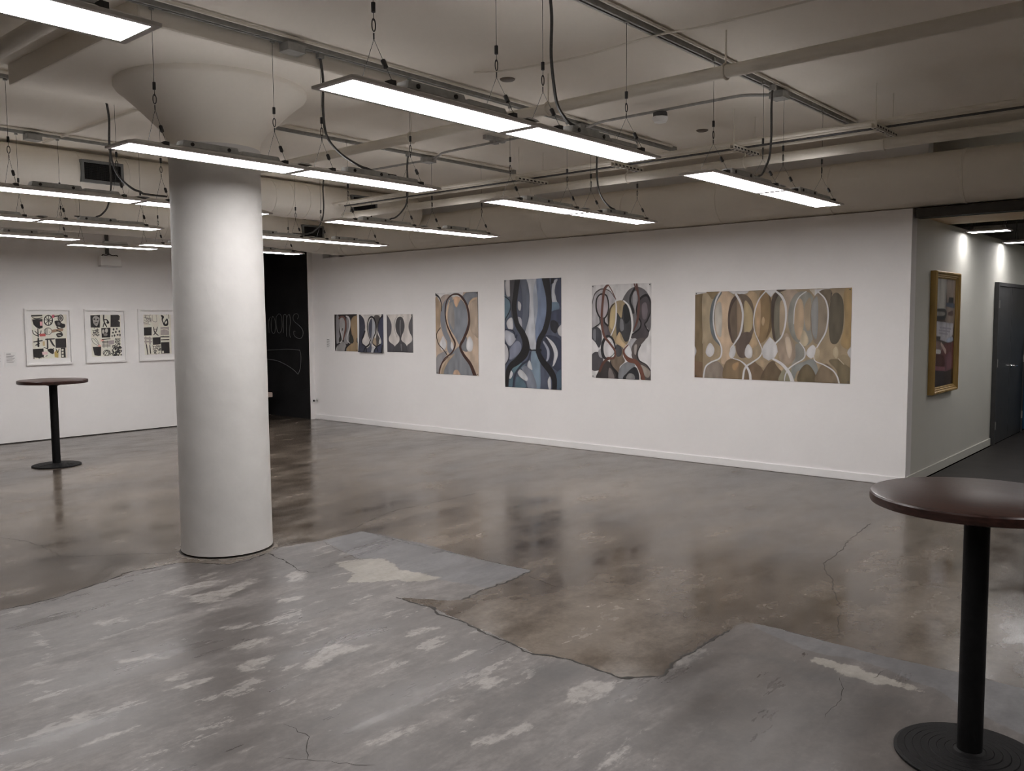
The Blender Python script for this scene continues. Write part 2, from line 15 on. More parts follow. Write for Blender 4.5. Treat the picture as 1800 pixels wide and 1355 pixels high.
DATA['s2']=[["p",[196,191,187],[-0.028,-0.015,1.085,-0.015,1.028,1.01,-0.039,1.023]],["f",[58,60,74],[-0.03,0.054,0.101,0.034,0.216,0.145,0.254,0.349,0.191,0.53,0.127,0.665,0.144,0.769,0.297,0.843,0.378,0.927,0.368,1.015,-0.039,1.015]],["f",[72,75,90],[0.394,0.273,0.539,0.114,0.525,0.675,0.563,1.011,0.353,1.015,0.358,0.898,0.456,0.83,0.504,0.675,0.406,0.498]],["f",[166,169,176],[0.56,0.129,0.682,0.257,0.639,0.496,0.574,0.63,0.537,0.556]],["f",[84,79,77],[0.627,0.068,0.757,0.015,0.869,0.083,0.776,0.271,0.765,0.495,0.872,0.641,0.835,0.766,0.726,0.855,0.691,0.732,0.729,0.376]],["f",[60,63,86],[0.787,0.256,0.879,0.098,1.008,0.053,1.008,1.003,0.646,1.01,0.683,0.893,0.854,0.802,0.93,0.728,0.884,0.611,0.785,0.435]],["f",[168,147,122],[0.655,0.599,0.714,0.672,0.732,0.826,0.625,0.791,0.582,0.718]],["f",[200,198,198],[0.873,0.619,0.917,0.699,0.889,0.77,0.832,0.73]],["p",[172,174,178],[0.56,0.843,0.674,0.852,0.64,1.01,0.542,1.012]],["s",[28,27,31],[0.493,0.69,0.03,0.38,0.498,0.03,0.341,0.303,0.0343,0.417,0.114,0.0385,0.531,0.064,0.0471,0.639,0.124,0.0514,0.696,0.272,0.0471,0.682,0.481,0.0428,0.59,0.644,0.0343,0.585,0.762,0.03,0.727,0.845,0.0343,0.825,0.963,0.0343]],["s",[28,27,31],[0.886,0.784,0.0385,0.726,0.87,0.03,0.661,1.009,0.0343]],["s",[28,27,31],[0.465,0.705,0.0343,0.436,0.794,0.0514,0.285,0.885,0.0428,0.233,1.01,0.0343]],["s",[28,27,31],[0.246,0.44,0.0428,0.179,0.575,0.0557,0.126,0.68,0.0343,0.153,0.776,0.03,0.307,0.858,0.03,0.368,1.008,0.0343]],["s",[28,27,31],[0.785,0.435,0.0214,0.786,0.271,0.0257,0.879,0.098,0.03,0.986,0.057,0.03]],["p",[24,24,28],[0.961,0.801,1.019,0.8,1.018,1.01,0.957,1.004]],["p",[40,38,38],[0.926,-0.0,1.004,-0.0,1.003,0.023,0.926,0.015]],["p",[60,58,58],[0.011,-0.0,0.07,-0.0,0.069,0.023,0.01,0.023]]]
DATA['s3']=[["p",[200,194,189],[-0.031,-0.011,1.041,-0.017,1.02,1.021,-0.049,1.013]],["f",[80,78,85],[-0.021,-0.004,0.02,0.024,0.114,0.122,0.188,0.291,0.16,0.49,0.075,0.62,0.099,0.728,0.285,0.836,0.311,1.006,-0.028,1.005]],["f",[74,73,76],[0.517,0.06,0.629,0.111,0.691,0.272,0.662,0.428,0.57,0.585,0.572,0.692,0.735,0.797,0.803,1.004,0.247,1.007,0.305,0.847,0.466,0.722,0.48,0.6,0.37,0.459,0.341,0.275,0.402,0.113]],["f",[92,90,94],[1.04,0.046,0.894,0.172,0.841,0.327,0.887,0.482,0.963,0.594,0.948,0.708,0.772,0.828,0.824,1.003,1.021,1.0]],["s",[112,110,112],[0.535,0.161,0.0412,0.518,0.373,0.0495,0.534,0.543,0.0206]],["s",[110,108,112],[0.548,0.8,0.0495,0.565,0.943,0.0412]],["s",[150,146,144],[0.393,0.064,0.0144,0.299,0.205,0.0165,0.299,0.403,0.0165,0.387,0.594,0.0124]],["s",[165,160,156],[0.651,0.062,0.0165,0.609,0.076,0.0124]],["p",[90,88,88],[0.949,-0.009,1.0,-0.01,1.0,0.015,0.949,0.011]]]
DATA['f1']=[["p",[202,197,184],[0.136,0.097,0.911,0.085,0.876,0.911,0.122,0.898]],["p",[34,32,33],[0.149,0.113,0.384,0.11,0.383,0.134,0.147,0.143]],["s",[34,32,33],[0.173,0.158,0.0168,0.257,0.179,0.021,0.377,0.161,0.0168]],["p",[34,32,33],[0.165,0.191,0.384,0.181,0.378,0.34,0.307,0.357,0.247,0.332,0.189,0.282]],["p",[196,140,145],[0.325,0.228,0.379,0.228,0.376,0.302,0.323,0.302]],["c",[34,32,33],[0.596,0.208,0.0232,0.581,0.252,0.0232,0.546,0.284,0.0232,0.501,0.296,0.0232,0.458,0.285,0.0232,0.428,0.253,0.0232,0.42,0.209,0.0232,0.434,0.165,0.0232,0.468,0.133,0.0232,0.513,0.12,0.0232,0.557,0.132,0.0232,0.587,0.164,0.0232]],["s",[34,32,33],[0.513,0.12,0.0147,0.508,0.295,0.0147]],["s",[34,32,33],[0.42,0.197,0.0147,0.596,0.216,0.0147]],["s",[34,32,33],[0.449,0.146,0.0147,0.571,0.272,0.0147]],["s",[34,32,33],[0.579,0.148,0.0147,0.44,0.273,0.0147]],["p",[178,50,84],[0.59,0.111,0.644,0.107,0.642,0.161,0.586,0.165]],["s",[34,32,33],[0.646,0.136,0.0253,0.744,0.129,0.0295]],["c",[34,32,33],[0.826,0.168,0.021,0.816,0.196,0.021,0.796,0.216,0.021,0.769,0.224,0.021,0.744,0.216,0.021,0.726,0.196,0.021,0.721,0.169,0.021,0.73,0.141,0.021,0.751,0.121,0.021,0.777,0.113,0.021,0.803,0.12,0.021,0.821,0.14,0.021]],["f",[95,92,92],[0.808,0.168,0.802,0.187,0.788,0.201,0.77,0.206,0.753,0.201,0.742,0.188,0.738,0.169,0.744,0.15,0.758,0.136,0.776,0.131,0.793,0.135,0.805,0.149]],["f",[34,32,33],[0.64,0.226,0.737,0.215,0.799,0.263,0.863,0.28,0.859,0.332,0.792,0.349,0.729,0.323,0.676,0.315]],["f",[95,92,92],[0.714,0.238,0.766,0.263,0.742,0.297,0.7,0.28]],["s",[34,32,33],[0.686,0.332,0.0253,0.727,0.357,0.0295,0.813,0.366,0.021]],["s",[34,32,33],[0.163,0.381,0.0168,0.18,0.439,0.0168,0.249,0.472,0.0189,0.321,0.448,0.0168,0.342,0.39,0.0168]],["s",[34,32,33],[0.276,0.357,0.021,0.277,0.497,0.0253]],["s",[34,32,33],[0.213,0.398,0.0147,0.28,0.456,0.0168]],["p",[170,46,46],[0.307,0.445,0.435,0.439,0.434,0.489,0.306,0.492]],["c",[34,32,33],[0.57,0.403,0.0105,0.557,0.433,0.0105,0.526,0.455,0.0105,0.486,0.463,0.0105,0.447,0.454,0.0105,0.419,0.432,0.0105,0.411,0.402,0.0105,0.423,0.372,0.0105,0.454,0.35,0.0105,0.494,0.342,0.0105,0.533,0.35,0.0105,0.561,0.372,0.0105]],["s",[34,32,33],[0.435,0.357,0.0105,0.429,0.449,0.0105]],["s",[34,32,33],[0.46,0.352,0.0105,0.453,0.452,0.0105]],["s",[34,32,33],[0.485,0.357,0.0084,0.479,0.446,0.0084]],["f",[34,32,33],[0.535,0.416,0.531,0.422,0.522,0.422,0.518,0.416,0.523,0.41,0.531,0.41]],["p",[146,116,90],[0.565,0.379,0.727,0.357,0.824,0.363,0.81,0.404,0.68,0.413,0.572,0.43]],["s",[34,32,33],[0.677,0.386,0.0168,0.787,0.426,0.021]],["f",[34,32,33],[0.666,0.45,0.764,0.434,0.806,0.451,0.792,0.494,0.694,0.51]],["s",[202,197,184],[0.697,0.471,0.0126,0.761,0.477,0.0126]],["s",[34,32,33],[0.181,0.586,0.0253,0.355,0.564,0.0253]],["s",[34,32,33],[0.276,0.527,0.0337,0.271,0.661,0.0421]],["s",[34,32,33],[0.218,0.644,0.021,0.29,0.613,0.0253]],["s",[34,32,33],[0.435,0.545,0.0295,0.618,0.538,0.0253]],["s",[34,32,33],[0.47,0.541,0.0295,0.466,0.695,0.0337]],["s",[34,32,33],[0.532,0.558,0.0379,0.579,0.634,0.0379,0.615,0.669,0.0253]],["p",[186,166,118],[0.366,0.581,0.41,0.578,0.41,0.658,0.365,0.66]],["p",[44,42,44],[0.639,0.535,0.87,0.532,0.87,0.699,0.638,0.702]],["p",[34,32,33],[0.149,0.711,0.376,0.705,0.377,0.853,0.274,0.874,0.155,0.85]],["n",[34,32,33],[0.146,0.837,0.374,0.893,14,0.0105]],["p",[222,172,172],[0.342,0.765,0.461,0.761,0.462,0.814,0.349,0.817]],["f",[34,32,33],[0.457,0.735,0.532,0.71,0.597,0.735,0.584,0.805,0.526,0.796]],["s",[34,32,33],[0.54,0.734,0.0168,0.595,0.71,0.0147]],["s",[34,32,33],[0.418,0.846,0.0147,0.45,0.834,0.0147]],["p",[168,146,62],[0.6,0.785,0.656,0.736,0.698,0.754,0.684,0.879,0.609,0.868]],["s",[34,32,33],[0.647,0.719,0.0147,0.674,0.787,0.0147,0.711,0.721,0.0147]],["p",[34,32,33],[0.749,0.702,0.848,0.699,0.848,0.88,0.748,0.881]],["p",[202,197,184],[0.764,0.726,0.807,0.723,0.807,0.757,0.764,0.759]],["p",[202,197,184],[0.765,0.776,0.806,0.774,0.805,0.811,0.764,0.813]],["p",[202,197,184],[0.763,0.83,0.806,0.828,0.805,0.866,0.762,0.867]],["s",[34,32,33],[0.388,0.689,0.0168,0.469,0.715,0.0168]]]
DATA['f2']=[["p",[202,197,184],[0.128,0.093,0.885,0.082,0.861,0.899,0.132,0.891]],["p",[34,32,33],[0.149,0.114,0.384,0.106,0.366,0.343,0.147,0.34]],["f",[150,146,142],[0.195,0.185,0.265,0.122,0.365,0.165,0.337,0.255,0.288,0.317,0.213,0.256]],["f",[34,32,33],[0.266,0.184,0.259,0.194,0.243,0.199,0.227,0.195,0.221,0.185,0.229,0.174,0.245,0.17,0.26,0.174]],["f",[34,32,33],[0.338,0.192,0.332,0.203,0.317,0.207,0.303,0.203,0.297,0.193,0.304,0.183,0.318,0.178,0.333,0.182]],["s",[34,32,33],[0.247,0.255,0.0162,0.303,0.246,0.0162]],["s",[34,32,33],[0.186,0.132,0.0139,0.211,0.291,0.0139]],["s",[34,32,33],[0.471,0.106,0.0324,0.469,0.218,0.0301,0.527,0.325,0.0278]],["s",[34,32,33],[0.47,0.2,0.0278,0.535,0.196,0.0278,0.578,0.244,0.037]],["f",[34,32,33],[0.599,0.25,0.587,0.266,0.562,0.273,0.538,0.266,0.529,0.25,0.54,0.233,0.565,0.226,0.59,0.233]],["s",[34,32,33],[0.446,0.326,0.0231,0.474,0.254,0.0231]],["p",[44,42,42],[0.638,0.108,0.823,0.101,0.864,0.132,0.852,0.206,0.815,0.215,0.861,0.242,0.855,0.334,0.623,0.334]],["n",[34,32,33],[0.19,0.358,0.33,0.493,60,0.0093]],["p",[34,32,33],[0.399,0.352,0.623,0.348,0.606,0.531,0.4,0.532]],["f",[170,165,158],[0.471,0.418,0.46,0.448,0.438,0.46,0.418,0.448,0.411,0.418,0.422,0.388,0.443,0.375,0.464,0.388]],["f",[170,165,158],[0.559,0.4,0.546,0.431,0.519,0.443,0.494,0.43,0.485,0.4,0.498,0.37,0.525,0.358,0.55,0.37]],["f",[120,116,112],[0.545,0.477,0.529,0.497,0.493,0.505,0.458,0.496,0.444,0.476,0.46,0.456,0.496,0.448,0.531,0.457]],["f",[34,32,33],[0.719,0.379,0.71,0.396,0.692,0.4,0.678,0.388,0.679,0.37,0.694,0.358,0.712,0.362]],["f",[34,32,33],[0.795,0.37,0.787,0.384,0.77,0.388,0.758,0.378,0.759,0.362,0.773,0.352,0.789,0.356]],["f",[34,32,33],[0.858,0.419,0.849,0.436,0.83,0.44,0.817,0.428,0.818,0.41,0.833,0.398,0.851,0.402]],["f",[34,32,33],[0.7,0.442,0.691,0.455,0.671,0.458,0.656,0.449,0.656,0.435,0.673,0.426,0.692,0.429]],["f",[34,32,33],[0.769,0.43,0.76,0.445,0.742,0.449,0.729,0.438,0.73,0.421,0.745,0.41,0.762,0.414]],["f",[34,32,33],[0.734,0.496,0.725,0.513,0.707,0.517,0.694,0.505,0.695,0.486,0.71,0.475,0.727,0.479]],["f",[34,32,33],[0.815,0.484,0.805,0.497,0.785,0.5,0.77,0.491,0.771,0.477,0.787,0.468,0.807,0.471]],["f",[34,32,33],[0.865,0.488,0.857,0.508,0.843,0.512,0.832,0.499,0.834,0.477,0.846,0.463,0.86,0.468]],["f",[34,32,33],[0.67,0.504,0.664,0.517,0.65,0.52,0.639,0.511,0.64,0.497,0.652,0.489,0.665,0.492]],["s",[70,66,64],[0.159,0.544,0.0093,0.22,0.562,0.0093,0.335,0.685,0.0093,0.194,0.622,0.0093,0.159,0.544,0.0093]],["s",[70,66,64],[0.243,0.536,0.0093,0.296,0.589,0.0093,0.346,0.694,0.0093]],["p",[226,150,138],[0.371,0.564,0.449,0.556,0.446,0.594,0.373,0.604]],["p",[222,150,138],[0.307,0.667,0.37,0.668,0.362,0.72,0.309,0.719]],["s",[34,32,33],[0.41,0.564,0.0185,0.604,0.557,0.0185]],["s",[34,32,33],[0.407,0.604,0.0162,0.578,0.603,0.0162]],["s",[34,32,33],[0.406,0.629,0.0116,0.6,0.628,0.0116]],["s",[34,32,33],[0.405,0.652,0.0116,0.598,0.651,0.0116]],["s",[34,32,33],[0.403,0.674,0.0116,0.601,0.674,0.0116]],["s",[34,32,33],[0.402,0.699,0.0116,0.6,0.699,0.0116]],["s",[34,32,33],[0.442,0.591,0.0093,0.445,0.727,0.0093]],["s",[34,32,33],[0.533,0.592,0.0093,0.529,0.729,0.0093]],["p",[152,142,142],[0.556,0.592,0.7,0.585,0.695,0.661,0.556,0.666]],["n",[34,32,33],[0.709,0.558,0.838,0.721,60,0.0093]],["p",[34,32,33],[0.173,0.7,0.377,0.7,0.363,0.871,0.302,0.874,0.209,0.854]],["c",[34,32,33],[0.594,0.821,0.0139,0.581,0.847,0.0139,0.548,0.865,0.0139,0.504,0.871,0.0139,0.462,0.863,0.0139,0.432,0.843,0.0139,0.422,0.817,0.0139,0.435,0.791,0.0139,0.467,0.773,0.0139,0.511,0.767,0.0139,0.554,0.775,0.0139,0.584,0.795,0.0139]],["s",[34,32,33],[0.427,0.843,0.0185,0.51,0.776,0.0185,0.596,0.856,0.0185]],["s",[34,32,33],[0.459,0.87,0.0162,0.52,0.802,0.0162]],["s",[34,32,33],[0.578,0.786,0.0162,0.527,0.872,0.0162]],["n",[34,32,33],[0.652,0.717,0.85,0.881,40,0.0231]]]
DATA['f3']=[["p",[202,197,184],[0.116,0.099,0.881,0.086,0.861,0.875,0.118,0.88]],["n",[110,105,100],[0.138,0.114,0.337,0.27,70,0.0094]],["s",[150,144,136],[0.383,0.113,0.0164,0.39,0.224,0.0164,0.494,0.241,0.014,0.487,0.111,0.014]],["s",[150,144,136],[0.159,0.281,0.0117,0.318,0.298,0.0117]],["s",[34,32,33],[0.628,0.128,0.0375,0.662,0.155,0.0609,0.643,0.211,0.0281,0.691,0.313,0.0328]],["f",[34,32,33],[0.768,0.181,0.802,0.237,0.791,0.312,0.714,0.328,0.681,0.276]],["f",[202,197,184],[0.755,0.223,0.769,0.266,0.727,0.294,0.717,0.266]],["s",[34,32,33],[0.76,0.107,0.014,0.82,0.102,0.014,0.821,0.181,0.014]],["p",[34,32,33],[0.138,0.354,0.355,0.347,0.346,0.508,0.139,0.509]],["s",[34,32,33],[0.408,0.352,0.0211,0.427,0.444,0.0234,0.517,0.508,0.0211]],["s",[34,32,33],[0.506,0.348,0.0187,0.474,0.425,0.0211,0.402,0.499,0.0187]],["s",[34,32,33],[0.418,0.389,0.014,0.499,0.388,0.014]],["p",[156,147,142],[0.59,0.351,0.814,0.342,0.811,0.503,0.588,0.506]],["s",[202,197,184],[0.592,0.406,0.0164,0.688,0.387,0.0164,0.806,0.415,0.0164]],["p",[156,147,142],[0.138,0.535,0.353,0.553,0.347,0.59,0.138,0.58]],["p",[156,147,142],[0.135,0.607,0.351,0.615,0.35,0.644,0.136,0.639]],["p",[156,147,142],[0.172,0.526,0.206,0.526,0.207,0.679,0.171,0.679]],["p",[156,147,142],[0.274,0.531,0.313,0.531,0.316,0.684,0.275,0.684]],["p",[34,32,33],[0.367,0.55,0.577,0.545,0.578,0.686,0.371,0.692]],["s",[34,32,33],[0.586,0.539,0.0258,0.805,0.54,0.0258]],["s",[34,32,33],[0.596,0.598,0.0234,0.802,0.596,0.0234]],["f",[60,75,60],[0.669,0.536,0.661,0.547,0.645,0.55,0.633,0.542,0.633,0.529,0.647,0.521,0.663,0.524]],["s",[34,32,33],[0.2,0.688,0.0258,0.227,0.869,0.0258]],["s",[34,32,33],[0.29,0.702,0.0258,0.3,0.852,0.0258]],["n",[34,32,33],[0.375,0.696,0.568,0.862,70,0.0094]],["p",[44,42,43],[0.586,0.646,0.809,0.644,0.809,0.866,0.586,0.868]],["p",[202,197,184],[0.605,0.815,0.654,0.814,0.655,0.856,0.605,0.859]]]
DATA['gp']=[["p",[62,48,46],[-0.323,-0.019,1.082,-0.037,1.156,1.061,-0.076,1.008]],["p",[156,153,146],[-0.055,-0.005,0.555,-0.004,0.54,0.297,-0.044,0.294]],["f",[122,106,94],[0.585,0.005,1.024,-0.0,1.056,0.429,0.555,0.403,0.582,0.198]],["p",[30,30,34],[0.679,0.167,0.932,0.169,0.914,0.229,0.674,0.223]],["s",[60,70,86],[0.587,0.237,0.0567,0.956,0.248,0.0681]],["s",[70,46,40],[0.681,0.324,0.0454,0.877,0.32,0.0794]],["p",[130,126,120],[0.007,0.294,0.518,0.296,0.527,0.361,0.02,0.357]],["s",[40,40,42],[0.046,0.357,0.0454,0.494,0.358,0.0567,0.513,0.296,0.0454,0.033,0.292,0.034]],["p",[168,166,172],[-0.024,0.387,0.954,0.417,0.941,0.528,0.634,0.593,-0.002,0.537]],["s",[140,136,148],[0.297,0.452,0.0227,0.836,0.469,0.0227]],["s",[140,136,148],[0.25,0.476,0.0227,0.784,0.494,0.0227]],["s",[140,136,148],[0.254,0.502,0.0227,0.678,0.518,0.0227]],["f",[160,170,190],[0.631,0.568,0.898,0.542,0.957,0.584,0.688,0.599]],["p",[50,40,40],[0.005,0.523,0.337,0.535,0.327,0.563,0.012,0.555]],["p",[96,42,44],[-0.05,0.613,1.013,0.596,1.026,0.871,-0.032,0.8]],["f",[130,100,96],[0.116,0.578,0.373,0.593,0.436,0.663,0.182,0.657]],["s",[200,196,192],[0.035,0.665,0.0567,0.337,0.678,0.0567]],["s",[176,150,140],[0.375,0.603,0.0454,0.594,0.681,0.0681]],["f",[72,26,28],[0.043,0.701,0.497,0.722,0.537,0.818,0.065,0.803]],["s",[128,70,84],[-0.003,0.823,0.0681,0.617,0.848,0.0567]],["f",[110,60,74],[0.601,0.734,0.859,0.693,0.926,0.83,0.677,0.915,0.59,0.838]],["p",[48,38,46],[-0.033,0.836,0.569,0.865,0.567,1.018,-0.032,1.001]],["p",[40,24,26],[0.57,0.874,1.035,0.852,1.022,1.01,0.567,1.018]]]
DATA['chalk']=[[-13.159,1.683,-13.16,1.445],[-13.162,1.621,-13.136,1.696,-13.102,1.727],[-13.047,1.739,-12.994,1.707,-12.956,1.595,-12.985,1.458,-13.04,1.439,-13.081,1.496,-13.085,1.62,-13.047,1.739],[-12.851,1.78,-12.929,1.719,-12.935,1.595,-12.898,1.471,-12.835,1.447,-12.767,1.521,-12.76,1.669,-12.788,1.755,-12.851,1.78],[-12.728,1.447,-12.718,1.619,-12.704,1.748,-12.661,1.766,-12.621,1.723,-12.633,1.558,-12.636,1.386],[-12.622,1.692,-12.578,1.753,-12.526,1.747,-12.517,1.619,-12.549,1.46,-12.522,1.369],[-12.313,1.685,-12.274,1.732,-12.319,1.775,-12.401,1.761,-12.435,1.703,-12.396,1.643,-12.277,1.582,-12.179,1.51,-12.158,1.438,-12.205,1.371,-12.286,1.357,-12.387,1.388,-12.426,1.436,-12.424,1.479,-12.379,1.475],[-13.252,1.141,-12.924,1.154,-12.625,1.171,-12.265,1.159],[-12.265,1.159,-12.238,1.063,-12.249,0.918,-12.28,0.819,-12.334,0.745],[-12.334,0.745,-12.474,0.825,-12.701,0.905,-12.933,0.96,-13.26,0.984]]
